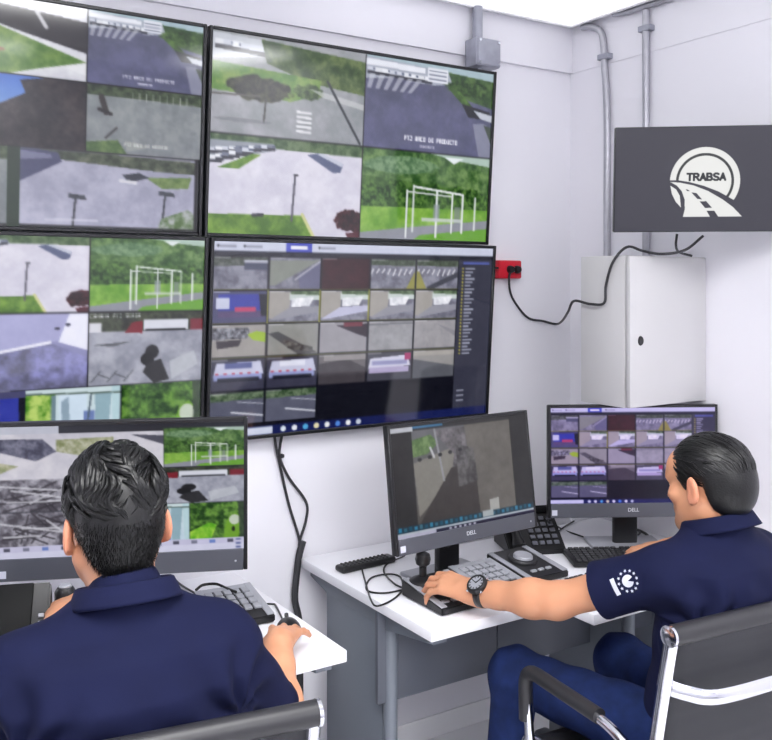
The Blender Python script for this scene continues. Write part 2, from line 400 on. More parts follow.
def t_yard(t):
    t.vg((140, 146, 148), (128, 132, 140)); t.nz((120, 126, 132), (156, 160, 162), 5, 51, al=.6); t.rect(0, 0, 1, .15, (64, 78, 62)); t.nz((44, 58, 42), (92, 104, 80), 12, 52, [(0, 0), (1, 0), (1, .17), (0, .14)])
    for k in range(9): t.line(.38+k*.06, .06, .38+k*.06, .18, .008, (184, 186, 180), .7)
    t.line(.12, .18, .16, .4, .05, (66, 62, 62)); t.line(.1, .36, .2, .42, .03, (52, 50, 52)); t.line(.25, .62, .16, .78, .02, (70, 70, 72))
    t.nz((72, 100, 58), (110, 132, 84), 8, 53, [(0, .86), (.26, .8), (.34, 1), (0, 1)]); t.poly([(.32, .8), (.5, .84), (.5, .9), (.34, .96)], (176, 180, 170), .4)
    t.text('PTZ ARCO DE MATERIA', .32, .84, .05, (206, 208, 206)); 
def t_apron(t):
    t.vg((150, 150, 170), (178, 178, 202)); t.nz((150, 150, 172), (190, 190, 210), 4, 61, al=.6); t.nz((58, 68, 56), (110, 116, 98), 10, 62, [(0, 0), (1, .04), (1, .22), (.7, .2), (0, .1)])
    t.poly([(0, 0), (.2, .04), (.22, .16), (0, .44)], (78, 80, 112)); t.poly([(0, .04), (.16, .07), (.17, .12), (0, .16)], (120, 122, 150)); t.nz((86, 112, 62), (126, 146, 92), 8, 63, [(.7, .3), (.98, .26), (.96, .42), (.8, .44)])
    t.poly([(.56, .28), (.66, .24), (.72, .3), (.6, .38)], (60, 64, 76)); t.line(.55, .36, .64, .38, .02, (210, 210, 220))
    for x, y in ((.3, .6), (.82, .5)): t.line(x, y, x-.015, y+.42, .012, (62, 64, 72)); t.poly([(x-.04, y-.03), (x+.05, y-.01), (x+.06, y+.05), (x-.04, y+.03)], (70, 74, 84))
    t.nz((86, 112, 66), (178, 182, 184), 10, 64, [(.8, .86), (.96, .72), (1, .78), (1, 1), (.78, 1)]); t.line(.14, .93, .42, .92, .016, (214, 214, 230), .5); t.rect(0, 0, 1, .015, (90, 90, 100))
def t_junction(t):
    t.vg((150, 156, 158), (156, 157, 166)); t.nz((142, 148, 152), (176, 176, 184), 4, 71, al=.7); t.poly([(0, .02), (.34, .04), (.34, .2), (0, .28)], (196, 200, 210)); t.trucks(.02, .08, .28, .1, 6, .1, 6)
    t.nz((54, 78, 46), (112, 128, 84), 9, 73, [(.3, .03), (1, .1), (1, .46), (.62, .4), (.34, .26)]); t.nz((88, 132, 62), (134, 160, 84), 7, 74, [(0, .3), (.7, .36), (.68, .52), (.5, .62), (0, .58)])
    t.blob(.3, .53, .2, .13, (30, 36, 28), (78, 80, 58), 75, .7); t.blob(.62, .5, .1, .09, (40, 62, 34), (98, 122, 70), 77, .7); t.line(.34, .62, .33, .86, .012, (70, 70, 66)); t.poly([(.62, .46), (.8, .5), (1, .56), (1, .62), (.72, .54)], (200, 202, 204), .7)
    for k in range(5): t.poly([(.54, .7+k*.05), (.64, .705+k*.05), (.64, .73+k*.05), (.54, .725+k*.05)], (226, 226, 232))
    t.line(.74, .36, .98, .98, .016, (62, 66, 72)); t.line(0, .62, .3, .6, .01, (96, 92, 90)); t.ell(.2, .86, .18, .02, (126, 128, 136), .7)
def t_interior(t):
    t.vg((168, 168, 206), (120, 120, 166)); t.rect(0, 0, .14, .62, (150, 152, 186)); t.poly([(.14, 0), (.34, 0), (.3, .5), (.14, .56)], (220, 222, 244)); t.poly([(.34, 0), (.86, 0), (.78, .36), (.32, .5)], (172, 172, 212))
    t.poly([(.86, 0), (1, 0), (1, .5), (.78, .38)], (232, 232, 252)); t.line(0, .6, .72, .38, .022, (232, 232, 246)); t.poly([(0, .62), (.74, .4), (1, .6), (1, 1), (0, 1)], (112, 110, 142)); t.nz((104, 104, 128), (152, 152, 206), 4, 81, [(0, .62), (.74, .4), (1, .6), (1, 1), (0, 1)])
    for x, y in ((.18, .26), (.3, .34), (.77, .2), (.85, .15)): t.ell(x, y, .02, .02, (70, 70, 90))
    t.text('ARMAS Y INTERIOR', -.16, .86, .06, W_)
def t_ptz(t):
    t.vg((150, 152, 168), (168, 170, 184)); t.nz((140, 142, 158), (186, 188, 200), 4, 91, al=.7); t.rect(0, 0, 1, .24, (60, 66, 58)); t.nz((40, 46, 40), (84, 90, 74), 10, 92, [(0, 0), (1, 0), (1, .26), (0, .26)])
    t.rect(.46, .1, .86, .25, (214, 216, 228)); t.rect(.48, .23, .84, .27, (58, 60, 66)); t.poly([(.3, .28), (.36, .14), (.45, .12), (.45, .29)], (132, 44, 56)); t.rect(.88, .1, 1, .26, (128, 44, 58)); t.rect(0, .14, .1, .27, (214, 214, 224))
    t.poly([(.02, .44), (.36, .4), (.2, .47)], (96, 98, 106)); t.poly([(.7, .7), (.92, .56), (.96, .76), (.72, .96)], (196, 200, 208), .7)
    t.ell(.54, .56, .06, .1, (44, 44, 48)); t.ell(.5, .66, .06, .09, (36, 36, 40)); t.poly([(.5, .72), (.62, .66), (.7, .96), (.56, 1), (.46, .84)], (54, 54, 58))
    for k in range(5): t.line(.02+k*.07, .95-.1*(k % 2), .1+k*.07, .8+.1*(k % 2), .008, (90, 92, 98))
    t.text('CAMARA PTZ SERSA', .01, .02, .06, W_)
def t_machine(t):
    t.vg((206, 222, 226), (196, 214, 230)); t.nz((70, 130, 40), (190, 214, 120), 8, 101, [(0, .06), (.3, .06), (.3, 1), (0, 1)]); t.rect(.26, .1, .31, 1, (120, 142, 152)); t.poly([(.34, .1), (.64, .1), (.62, .9), (.36, .9)], (208, 224, 240)); t.poly([(.36, .2), (.44, .12), (.46, .6), (.38, .7)], (150, 170, 186))
    t.rect(.6, .36, .72, 1, (118, 136, 186)); t.poly([(.72, .1), (.9, .1), (.86, 1), (.74, 1)], (150, 178, 190)); t.poly([(.9, 0), (1, 0), (1, 1), (.93, 1)], (186, 212, 220)); t.line(.68, .1, .64, .6, .02, (90, 104, 116)); t.line(0, .06, 1, .1, .02, (100, 116, 110)); t.nz((160, 180, 80), (214, 220, 160), 5, 102, [(0, .72), (.5, .7), (.44, 1), (0, 1)])
def t_foliage(t):
    t.nz((38, 70, 34), (116, 158, 74), 9, 111); t.nz((96, 170, 40), (170, 214, 84), 5, 112, [(.0, .8), (.36, .56), (.5, .62), (.4, 1), (0, 1)]); t.poly([(.64, .7), (.72, .4), (.84, .3), (.92, .4), (.9, 1), (.62, 1)], (118, 166, 58)); t.ell(.82, .5, .1, .14, (196, 206, 190)); t.ell(.8, .76, .03, .07, (30, 34, 30)); t.poly([(.88, 0), (1, 0), (1, 1), (.92, 1)], (62, 72, 66), .8)
def t_industry(t, seed=0):
    t.nz((78, 74, 84), (176, 174, 186), 4, 120+seed); r = np.random.RandomState(seed+5)
    for k in range(14): t.line(r.rand(), r.rand(), r.rand(), r.rand(), .02, (52, 48, 56), .8)
    for k in range(5): t.line(r.rand(), r.rand(), r.rand(), r.rand(), .025, (206, 206, 214), .8)
def vms_cell(t, k):
    r = np.random.RandomState(300+k); road = ((104, 104, 120), (150, 150, 166)); t.nz(*road, 3, 310+k)
    if k == 0: t.nz((60, 66, 60), (110, 116, 112), 8, 1, [(0, 0), (1, 0), (1, .24), (0, .3)]); t.rect(.56, .16, 1, .4, (84, 88, 110)); t.rect(.56, .1, 1, .18, (180, 182, 196))
    elif k == 1: t.poly([(0, .1), (1, .06), (.1, .9), (0, .9)], (136, 140, 134)); t.poly([(.55, .55), (1, .1), (1, 1), (.6, 1)], (108, 108, 136)); t.line(.5, .7, 1, .1, .03, (176, 176, 190))
    elif k == 2: t.nz((58, 22, 32), (72, 28, 38), 3, 2)
    elif k in (3, 4):
        t.nz((60, 72, 56), (100, 110, 96), 8, 3, [(0, 0), (1, 0), (1, .22), (0, .2)])
        for j in range(8): t.line(j/8, .5-.05*math.sin(j), j/8+.05, .34, .03, (214, 214, 222))
        if k == 3: t.poly([(.84, .9), (1, .4), (1, 1), (.8, 1)], (150, 146, 78))
        else: t.poly([(0, .4), (.06, .4), (.24, 1), (0, 1)], (150, 146, 78)); t.line(.3, 1, 1, .5, .1, (70, 72, 84))
    elif k == 5: t.fill((84, 84, 120)); t.rect(.1, .1, .96, .62, (62, 70, 166)); t.rect(.06, .2, .3, .55, (200, 204, 226)); t.rect(.4, .5, .8, .66, (190, 70, 110)); t.rect(.1, .64, .95, .84, (96, 80, 120)); t.poly([(.85, .1), (1, .1), (1, .8), (.9, .8)], (36, 38, 50))
    elif k in (6, 7, 8, 9):
        t.poly([(0, 0), (.42, .02), (.4, .82), (0, .9)], (164, 160, 156)); t.poly([(.4, .06), (1, .04), (1, .3), (.4, .3)], (196, 206, 204)); t.nz((206, 208, 218), (246, 246, 252), 6, k, [(.44, .24), (.9, .2), (.8, .5), (.44, .52)])
        t.poly([(.4, .55), (1, .5), (1, .7), (.1, .95), (0, .95)], (190, 190, 216) if k == 7 else (150, 150, 162)); t.nz((70, 92, 64), (120, 140, 108), 8, k+9, [(.42, 0), (1, 0), (1, .14), (.42, .1)])
    elif k == 10: t.fill((160, 156, 154)); t.nz((52, 52, 60), (176, 178, 190), 9, 4, [(0, .1), (.7, .1), (.66, .42), (0, .46)]); t.poly([(.08, .5), (.55, .46), (.5, .66), (.1, .74)], (70, 64, 72)); t.poly([(.66, .3), (.82, .2), (1, .26), (1, .56), (.76, .48)], (160, 190, 60))
    elif k == 11: t.fill((150, 150, 148)); t.poly([(0, .3), (.2, .24), (1, .96), (.6, 1)], (92, 92, 96)); t.nz((56, 56, 60), (120, 118, 116), 9, 5, [(.3, .5), (.9, .78), (.9, .94), (.4, .8)])
    elif k == 12: t.fill((158, 156, 164)); t.poly([(.34, .1), (1, .06), (1, .52), (.78, .4)], (60, 52, 64)); t.rect(.5, 0, .9, .14, (120, 56, 70))
    elif k == 13: t.nz((146, 146, 152), (164, 164, 170), 3, 6); t.line(0, .1, 1, .08, .03, (120, 120, 128))
    elif k == 14: t.nz((150, 148, 154), (166, 164, 168), 3, 8); t.poly([(.5, .1), (1, .4), (1, .6)], (140, 138, 146))
    elif k in (15, 16): 
        t.fill((66, 66, 84)); t.poly([(.1, .12), (.92, .08), (.98, .5), (.04, .56)], (196, 198, 222)); t.rect(.25, .12, .76, .3, (92, 100, 152) if k == 15 else (222, 224, 240)); t.rect(.05, .48, .95, .66, (150, 158, 206)); t.rect(.12, .6, .9, .72, (38, 40, 56)); 
        for j in range(6): t.rect(.08+j*.15, .42, .14+j*.15, .48, (196, 90, 110))
    elif k == 17: t.fill((112, 108, 112)); t.poly([(0, .3), (.6, .16), (1, .5), (1, 1), (0, 1)], (76, 72, 78)); t.rect(.1, 0, 1, .2, (150, 146, 148))
    elif k == 18: t.fill((80, 80, 92)); t.poly([(.06, .2), (.9, .12), (.98, .5), (.02, .56)], (206, 206, 226)); t.rect(.1, .3, .9, .44, (150, 150, 190)); t.rect(.84, .06, .98, .3, (170, 60, 110)); t.rect(.04, .52, .94, .72, (176, 166, 200))
    elif k == 19: t.fill((152, 150, 150)); t.poly([(0, .3), (1, .6), (1, 1), (0, 1)], (96, 98, 106)); t.rect(0, 0, 1, .18, (170, 166, 162))
    else: t.fill((96, 98, 116)); t.nz((52, 74, 50), (120, 136, 112), 8, k, [(0, 0), (1, 0), (1, .22), (0, .26)]); t.line(.4, .62, 1, .78, .03, (206, 208, 220)); t.line(.5, .3, 1, .4, .02, (170, 172, 186))
    t.rect(0, 0, .3, .04, (220, 220, 224), .6)
def vms(t):
    t.fill((26, 27, 38)); t.rect(0, 0, 1, .05, (202, 206, 226)); t.rect(.225, 0, .31, .05, (72, 82, 190)); t.rect(.24, .018, .295, .034, W_)
    for x in (.02, .1, .34): t.rect(x, .02, x+.05, .032, (150, 152, 170)); t.ell(x-.005, .025, .004, .007, (60, 60, 70))
    t.rect(0, .05, 1, .075, (40, 42, 56)); cw = .857/5; ry = .076; rh = .172
    for k in range(22):
        c, r_ = k % 5, k//5
        vms_cell(t.tile(c*cw+.004, ry+r_*rh+.004, (c+1)*cw-.003, ry+(r_+1)*rh-.008), k)
    for r_ in range(3): 
        for c in range(5): t.rect(c*cw, ry+(r_+1)*rh-.005, (c+1)*cw, ry+(r_+1)*rh-.001, (176, 176, 60), .75)
    for c in (1, 2, 3): t.rect(c*cw-.002, ry+rh, c*cw+.002, ry+2*rh, (176, 176, 60), .8)
    t.rect(.857, .075, 1, .95, (64, 65, 80)); t.rect(.875, .085, .985, .1, (90, 100, 170))
    for k in range(26): t.rect(.885, .12+k*.02, .925-.008*(k % 3), .13+k*.02, (176, 178, 196), .85); t.ell(.875, .125+k*.02, .004, .006, (190, 180, 80))
    for k in range(3): t.rect(.87, .84+k*.03, .9, .85+k*.03, (170, 172, 190), .8)
    t.rect(0, .95, 1, 1, (34, 42, 92)); t.rect(0, .955, .2, .995, (206, 212, 232)); 
    for k in range(8): t.ell(.235+k*.037, .975, .009, .015, [(220, 228, 240), (230, 232, 240), (90, 170, 220), (230, 220, 180), (236, 236, 240), (90, 140, 220), (236, 236, 240), (200, 206, 220)][k])
NW, NH = 300, 170
def pic_ul():
    c = Canvas(NW, NH); t = c.tile(0, 0, 1, 1)
    t_asphalt(t.tile(0, 0, .351, .33)); t_lot(t.tile(0, .355, .351, .64)); t_yard(t.tile(0, .645, .5, .985))
    t_lawn(t.tile(.355, 0, .687, .33)); t_asphalt(t.tile(.69, 0, 1, .33)); t_sky(t.tile(.355, .335, .687, .64)); t_yard(t.tile(.69, .335, 1, .64)); t_apron(t.tile(.53, .645, .985, .985)); t.rect(.5, .645, .53, 1, (40, 60, 44)); return c.done()
def pic_ur():
    c = Canvas(NW, NH); t_junction(c.tile(0, 0, .497, .498)); t_asphalt(c.tile(.5, 0, 1, .498)); t_lot(c.tile(0, .503, .497, 1)); t_gantry(c.tile(.5, .503, 1, 1)); return c.done()
def pic_ll():
    c = Canvas(NW, NH); t = c.tile(0, 0, 1, 1)
    t_yard(t.tile(0, 0, .351, .345)); t_apron(t.tile(0, .35, .351, .69)); t_industry(t.tile(0, .69, .5, 1)); 
    t_lot(t.tile(.355, 0, .687, .345)); t_gantry(t.tile(.69, 0, 1, .345)); t_interior(t.tile(.355, .35, .687, .69)); t_ptz(t.tile(.69, .35, 1, .69)); vms_cell(t.tile(.42, .695, .537, 1), 5); t_machine(t.tile(.537, .695, .775, 1)); t_foliage(t.tile(.778, .695, 1, 1)); return c.done()
def pic_lr(): c = Canvas(NW, NH); vms(c.tile(0, 0, 1, 1)); return c.done()
def pic_m0():
    c = Canvas(240, 136); t = c.tile(0, 0, 1, 1); t.fill((54, 55, 64)); t.rect(0, 0, .25, .06, (190, 192, 206))
    a = t.tile(0, .06, .667, .4); a.fill((206, 203, 214)); a.nz((196, 194, 206), (214, 211, 220), 3, 1); a.nz((70, 70, 90), (130, 130, 150), 8, 2, [(0, .1), (.28, .12), (.36, .4), (.24, .6), (0, .36)]); a.nz((130, 136, 96), (190, 190, 170), 8, 3, [(.36, .14), (.7, .1), (.7, .3), (.5, .5), (.36, .4)]); a.nz((140, 150, 110), (186, 184, 160), 6, 4, [(0, .6), (.14, .7), (0, .9)]); a.poly([(.8, .06), (1, .1), (1, .3)], (90, 90, 104))
    t_gantry(t.tile(.669, .04, 1, .34)); t_industry(t.tile(0, .4, .335, .645), 1); t_industry(t.tile(0, .65, .335, .905), 2); t_ptz(t.tile(.5, .345, 1, .62)); t_yard(t.tile(.337, .4, .5, .905)); t_machine(t.tile(.5, .625, .77, .905)); t_foliage(t.tile(.772, .625, 1, .905))
    t.rect(0, .905, 1, 1, (198, 196, 222)); t.rect(0, .95, 1, 1, (208, 208, 230))
    for k in range(13): t.rect(.03+k*.075, .915, .055+k*.075, .94, [(60, 60, 74), (110, 112, 130), (90, 120, 190)][k % 3], .8)
    for k in range(3): t.rect(.965, .915+k*.03, .985, .928+k*.03, (90, 100, 150))
    return c.done()
def pic_m1():
    c = Canvas(200, 118); t = c.tile(0, 0, 1, 1); t.fill((58, 57, 59)); t.rect(.14, .045, .86, .95, (96, 92, 92))
    p = t.tile(.14, .045, .86, .92); p.vg((112, 112, 118), (90, 86, 84)); p.poly([(.52, 0), (1, 0), (1, 1), (.58, 1)], (112, 108, 104)); p.nz((104, 100, 97), (120, 116, 112), 2, 5, [(.53, .02), (.98, .02), (.98, .96), (.6, .96)])
    p.nz((70, 98, 58), (126, 150, 104), 8, 6, [(0, .1), (.18, .06), (.25, .16), (.14, .26), (0, .28)]); p.poly([(0, .34), (.4, .22), (.5, .3), (.1, .82), (.02, .9)], (134, 131, 126)); p.nz((84, 80, 84), (136, 132, 138), 8, 7, [(.2, .02), (.52, .02), (.54, .8), (.3, .8), (.4, .3)])
    p.poly([(.1, .84), (.36, .44), (.6, .42), (.62, .98), (.02, .98)], (72, 68, 68)); p.line(.22, 0, .28, .56, .02, (150, 150, 156)); p.line(.17, .2, .2, .3, .02, (190, 190, 196)); p.nz((60, 58, 62), (120, 118, 120), 9, 8, [(.42, .2), (.6, .26), (.62, .62), (.42, .66)], al=.8)
    for k in range(5): p.ell(.06+k*.1, .31-.012*k, .02, .02, (52, 52, 56))
    t.rect(0, .01, .15, .05, (190, 192, 200)); t.rect(.15, .01, .36, .028, (70, 120, 160)); t.poly([(.66, .79), (.73, .78), (.73, .9), (.66, .9)], (168, 168, 166)); t.rect(0, .895, 1, .95, (44, 68, 84))
    for k in range(28): t.rect(.01+k*.035, .9+.006*(k % 2), .03+k*.035, .935, [(60, 140, 176), (70, 120, 140), (40, 96, 120)][k % 3], .85)
    t.rect(.6, .885, .68, .945, (170, 178, 182)); t.rect(0, .95, 1, .966, (178, 186, 196)); t.rect(0, .966, 1, 1, (40, 40, 66)); t.rect(0, .966, .26, 1, (178, 176, 196))
    for k in range(6): t.ell(.36+k*.035, .983, .009, .011, (190, 190, 204))
    return c.done()
def pic_m2():
    c = Canvas(200, 114); vms(c.tile(0, 0, 1, 1)); a = c.done(); return a*np.array([.97, .93, 1.02])+np.array([6, 3, 12])
def pic_logo():
    c = Canvas(400, 232, 2, (66, 65, 76)); t = c.tile(0, 0, 1, 1)
    # logo drawn in the units of its own box: 6.73 units per photo pixel
    S = 6.73*(800-614)/400/2; Wp, Hp = t.w, t.h
    ox, oy = (660-614.5)*6.73, (125-124.5)*6.73      # logo box offset inside the screen
    def q(p): return ((p[0]+ox)/(6.73*186), (p[1]+oy+8)/(6.73*107.5))
    def circ(r, col): t.put((((t.x*6.73*186-ox)-305)**2+((t.y*6.73*107.5-oy-8)-365)**2) < r*r, col)
    bg = (66, 65, 76); wh = (240, 240, 238)
    circ(237, wh); circ(196, (62, 64, 66)); circ(178, wh)
    t.poly([q(p) for p in ((20, 352), (70, 355), (130, 356), (200, 368), (300, 396), (400, 436), (520, 505), (640, 600), (640, 720), (20, 720))], bg)
    t.poly([q(p) for p in ((72, 392), (112, 418), (138, 462), (148, 545), (112, 505), (84, 450))], wh)
    t.poly([q(p) for p in ((70, 366), (140, 372), (230, 392), (330, 432), (430, 492), (500, 545), (562, 610), (163, 610), (174, 560), (172, 490), (150, 430), (116, 392))], wh)
    for d in (((175, 418), (190, 420), (208, 432), (190, 432)), ((215, 440), (250, 445), (290, 490), (258, 486)), ((274, 504), (318, 502), (358, 548), (312, 550)), ((322, 568), (374, 568), (402, 610), (346, 610))): t.poly([q(p) for p in d], bg)
    G = {'T': [[(0, 0), (1, 0)], [(.5, 0), (.5, 1)]], 'R': [[(0, 1), (0, 0), (.65, 0), (.9, .14), (.9, .36), (.65, .5), (0, .5)], [(.5, .5), (1, 1)]], 'A': [[(0, 1), (.5, 0), (1, 1)], [(.2, .68), (.8, .68)]],
         'B': [[(0, 1), (0, 0), (.65, 0), (.85, .12), (.85, .36), (.65, .48), (0, .48)], [(.65, .48), (.95, .62), (.95, .86), (.7, 1), (0, 1)]], 'S': [[(.95, .1), (.7, 0), (.3, 0), (.05, .14), (.05, .34), (.3, .47), (.7, .53), (.95, .66), (.95, .86), (.7, 1), (.3, 1), (.03, .9)]]}
    for i, ch in enumerate('TRABSA'):
        for st_ in G[ch]:
            for (xa, ya), (xb, yb) in zip(st_[:-1], st_[1:]):
                A_, B_ = q((186+i*44.5+xa*33, 311+ya*45)), q((186+i*44.5+xb*33, 311+yb*45)); t.line(*A_, *B_, .0118, (50, 52, 56))
    return c.done(), q
def screen_obj(img, w, h, parent, M, m, soften=True):
    H_, W2 = img.shape[:2]
    if soften: g = img.mean(2, keepdims=True); img = (img-118)*1.10+116; img = g+(img-g)*.96-3; k_ = np.pad(img, ((1, 1), (1, 1), (0, 0)), 'edge'); img = .6*img+.10*(k_[:-2, 1:-1]+k_[2:, 1:-1]+k_[1:-1, :-2]+k_[1:-1, 2:]); img = img+(vnoise(H_, W2, H_/9, W2/9, 5, 3)[..., None]-.5)*14
    xs = np.linspace(-w/2, w/2, W2); zs = np.linspace(h/2, -h/2, H_)
    V = np.zeros((H_, W2, 3)); V[..., 0] = xs[None]; V[..., 2] = zs[:, None]
    idx = np.arange(H_*W2).reshape(H_, W2)
    Fq = np.stack([idx[:-1, :-1], idx[1:, :-1], idx[1:, 1:], idx[:-1, 1:]], -1).reshape(-1, 4)
    V = V.reshape(-1, 3) @ np.array(M.to_3x3()).T + np.array(M.translation)
    o = mesh_obj('screen', V, Fq, m, parent, smooth=True); setcol(o, lin(np.clip(img, 0, 255)).reshape(-1, 3)); return o

# ---------------------------------------------------------------- the video wall
TW, TH, TILT = 1.11, .635, math.radians(4.4)
def television(cx, cy, cz, img, label, tilt=TILT, yaw=0):
    t = thing('television', label, 'television', (cx, cy, cz), yaw, 'televisions of the video wall')
    M = Rx(tilt)      # top leans towards the room
    bz = .011
    b = B()
    for sx in (-1, 1): b.box((sx*(TW/2-bz/2), .012, 0), (bz, .034, TH), .002, 1)
    for sz in (-1, 1): b.box((0, .012, sz*(TH/2-bz/2)-(0 if sz > 0 else 0)), (TW-2*bz, .034, bz), .002, 1)
    b.tf(M).build('bezel', M_BEZEL, t)
    B().box((0, .026, 0), (TW-.03, .02, TH-.03), .006).box((0, .036, -.08), (TW*.6, .016, TH*.5), .005).tf(M).build('back_cover', M_BLACK, t)
    screen_obj(img, TW-2*bz+.001, TH-2*bz+.001, t, M @ Tr(0, .002, 0), M_SCREEN)
    return t
M_ = TILT
xr = 1.556; xl = xr-TW-.008
television(xr, 2.583, 2.121, pic_ur(), 'upper right wall television, four feeds with bright ceiling reflection')
television(xl, 2.583, 2.121, pic_ul(), 'upper left wall television with lamp post yard feeds, cut by frame')
television(xr+.01, 2.598, 1.483, pic_lr(), 'lower right wall television showing a five column grid of feeds')
television(xl+.01, 2.598, 1.483, pic_ll(), 'lower left wall television above the seated man, cut by frame')

# ---------------------------------------------------------------- the hanging sign display
lg, qf = pic_logo()
ang = math.radians(-38.4); t = thing('display_screen', 'dark wall display with round white road logo reading TRABSA', 'display', (2.319, 1.798, 1.981), ang)
dw, dh = .56, .325; Mt = Rx(math.radians(7.3))
B().box((0, .014, 0), (dw, .028, dh), .004).tf(Mt).build('housing', M_BEZEL, t)
scr = screen_obj(lg, dw-.006, dh-.006, t, Mt @ Tr(0, -.0012, 0), attr_mat('sign_picture', .35, .5, spec=.3), False)
b = B(); Mi = Rz(-ang)
wall_pt = Mi @ Vector((WX-2.319, 1.86-1.798, 0))
b.tube([Vector((0, .03, 0)), Vector((0, .09, 0)), wall_pt*.7+Vector((0, .05, 0)), wall_pt], .016, 10)
b.box((0, .036, 0), (.12, .018, .12), .003)
b.build('wall_arm', M_BLACK, t)
B().box((0, 0, 0), (.015, .1, .2), .003, M=None).tf(Tr(*wall_pt) @ Mi @ Tr(-.0075, 0, 0)).build('wall_plate', M_BLACK, t)

# ---------------------------------------------------------------- conduits, boxes, cabinet, outlet, cables
def cond(name, P, r, label, cat='conduit', m=None, group=None, strap=None):
    o = B().tube(P, r, 12).build(name, m or M_COND, None, label=label, cat=cat, group=group)
    for s_ in strap or []:
        p, ax = s_
        B().box(p, ax, .002, 1).build('strap', M_BOXM, o)
    return o
CR = .0135; xw = WX-.003-CR-.001
a0 = at_x(601, 14, xw); a1 = at_x(603, 24, xw); a2 = at_x(606, 62, xw); zc = 1.2
yc1 = at_x(607, 160, xw)[1]; 
cond('conduit', spline([(xw-.0, a0[1]+.10, 2.683), (xw, a0[1]+.05, 2.672), (xw, a0[1]-.005, 2.63), (xw, yc1+.012, 2.5), (xw, yc1, 2.3), (xw, yc1, 1.9), (xw, yc1, zc)], 6), CR, 'grey conduit bending at the ceiling nearest the room corner', group='wall conduits', strap=[((xw+.005, yc1+.011, 2.54), (.04, .055, .022))])
yc2 = at_x(646, 100, xw)[1]
cond('conduit', [(xw, yc2, 2.668), (xw, yc2, 2.0), (xw, yc2, zc)], CR, 'straight grey conduit running down behind the dark display', group='wall conduits', strap=[((xw+.005, yc2, 2.6), (.04, .055, .022))])
cond('conduit', spline([(xw, yc2+.16, 2.694), (xw, yc2+.08, 2.684), (xw, yc2-.1, 2.683), (xw, yc2-.3, 2.684), (xw, yc2-.6, 2.684)], 5), CR*.8, 'short grey conduit running along the ceiling edge', group='wall conduits')
p = at_y(487, 53, WY-.075)
t = thing('junction_box', 'small grey metal junction box above the upper right television', 'junction box', (p[0], WY-.014, p[2]), 0)
B().box((0, -.035, 0), (.115, .07, .105), .006).build('housing', M_BOXM, t)
B().box((0, -.073, 0), (.105, .006, .096), .002).build('cover', M_BOXM, t)
b = B()
for sx in (-1, 1):
    for sz in (-1, 1): b.cyl((sx*.044, -.075, sz*.04), (sx*.044, -.079, sz*.04), .005, n=10)
b.build('screws', M_CHROME, t, kind='stuff')
B().tube([(-.02, -.03, .05), (-.02, -.03, CEIL-p[2]-.005)], .019, 14).build('conduit_stub', M_BOXM, t)
B().tube([(-.015, -.03, -.05), (-.015, -.02, -.12), (-.02, .02, -.2)], .012, 10).build('lower_gland', M_BOXM, t)

fl_p = at_x(707, 300, WX); cyf = fl_p[1]; cxl = at_y(630, 255, cyf)[0]; cyb = at_x(580, 256, cxl)[1]
ctop = at_y(630, 255, cyf)[2]; cbot = 1.254
t = thing('wall_cabinet', 'pale grey steel wall cabinet with keyhole under the dark display', 'cabinet', ((cxl+WX)/2, (cyf+cyb)/2, cbot), 0)
cw_, cd_, ch_ = WX-cxl, cyb-cyf, ctop-cbot
B().box((0, .012, ch_/2), (cw_-.004, cd_-.026, ch_), .004).build('body', M_CAB, t)
dr = B().box((.0, -cd_/2+.010, ch_/2), (cw_-.004, .018, ch_-.004), .005).build('door', M_CAB, t)
B().lathe([(0, .004), (.010, .004), (.012, 0), (.012, -.004)], 16, Tr(-cw_/2+.05, -cd_/2, ch_*.44) @ Rx(math.pi/2) @ Matrix.Diagonal((1, 1.35, 1, 1))).build('lock', M_BLACK, dr)

p = at_y(509.5, 269.5, WY-.03)
t = thing('power_outlet', 'red surface mounted power outlet box beside the lower television', 'outlet', (p[0], WY, p[2]), 0)
B().box((0, -.017, 0), (.112, .034, .070), .004).build('housing', M_RED, t)
B().box((0, -.036, 0), (.106, .004, .064), .002).build('faceplate', M_RED, t)
for sx in (-1, 1): B().lathe([(0, .016), (.012, .016), (.015, .008), (.016, 0)], 16, Tr(.012+sx*.017, -.038, 0) @ Rx(math.pi/2)).build('plug', M_BLACK, t)
B().box((.012, -.041, 0), (.012, .004, .018), .001).build('socket_face', M_KEYW, t)
ox, oz = p[0], p[2]
def cable(P, r, label, m=None, n=7, group=None): return B().tube(spline(P, n), r, 8).build('power_cable', m or M_RUBBER, None, label=label, cat='cable', group=group)
def wp(px, py, off=.012): return at_y(px, py, WY-off)
cable([(ox-.005, WY-.046, oz), wp(509, 279, .04), wp(512, 297), wp(527, 317), wp(543, 321), wp(556, 324), at_y(562, 321, 2.55), at_x(568, 312, 2.24), at_x(574, 301, 2.195), at_x(590, 304, cxl-.015), at_x(604, 303, cxl-.012), at_x(606, 285, cxl-.01), at_x(613, 262, cxl-.012),
       at_x(627, 247, cxl+.02), at_x(643, 251, 2.31), at_z(662, 254, 2.87), at_z(685, 250, 2.87), at_z(703, 236, 2.89)], .0045, 'thin grey cable looping from red outlet over the cabinet to the display')
b0 = at_z(677, 234, 2.90)
cable([b0, at_z(676, 245, 2.9), at_z(679, 252, 2.93), at_x(692, 256, 2.42)], .004, 'short thin cable dropping from the display onto the cabinet top')
cable([wp(498, 268, .03), wp(493, 268, .035), wp(484, 266, .03)], .004, 'short cable from the red outlet into the lower television')
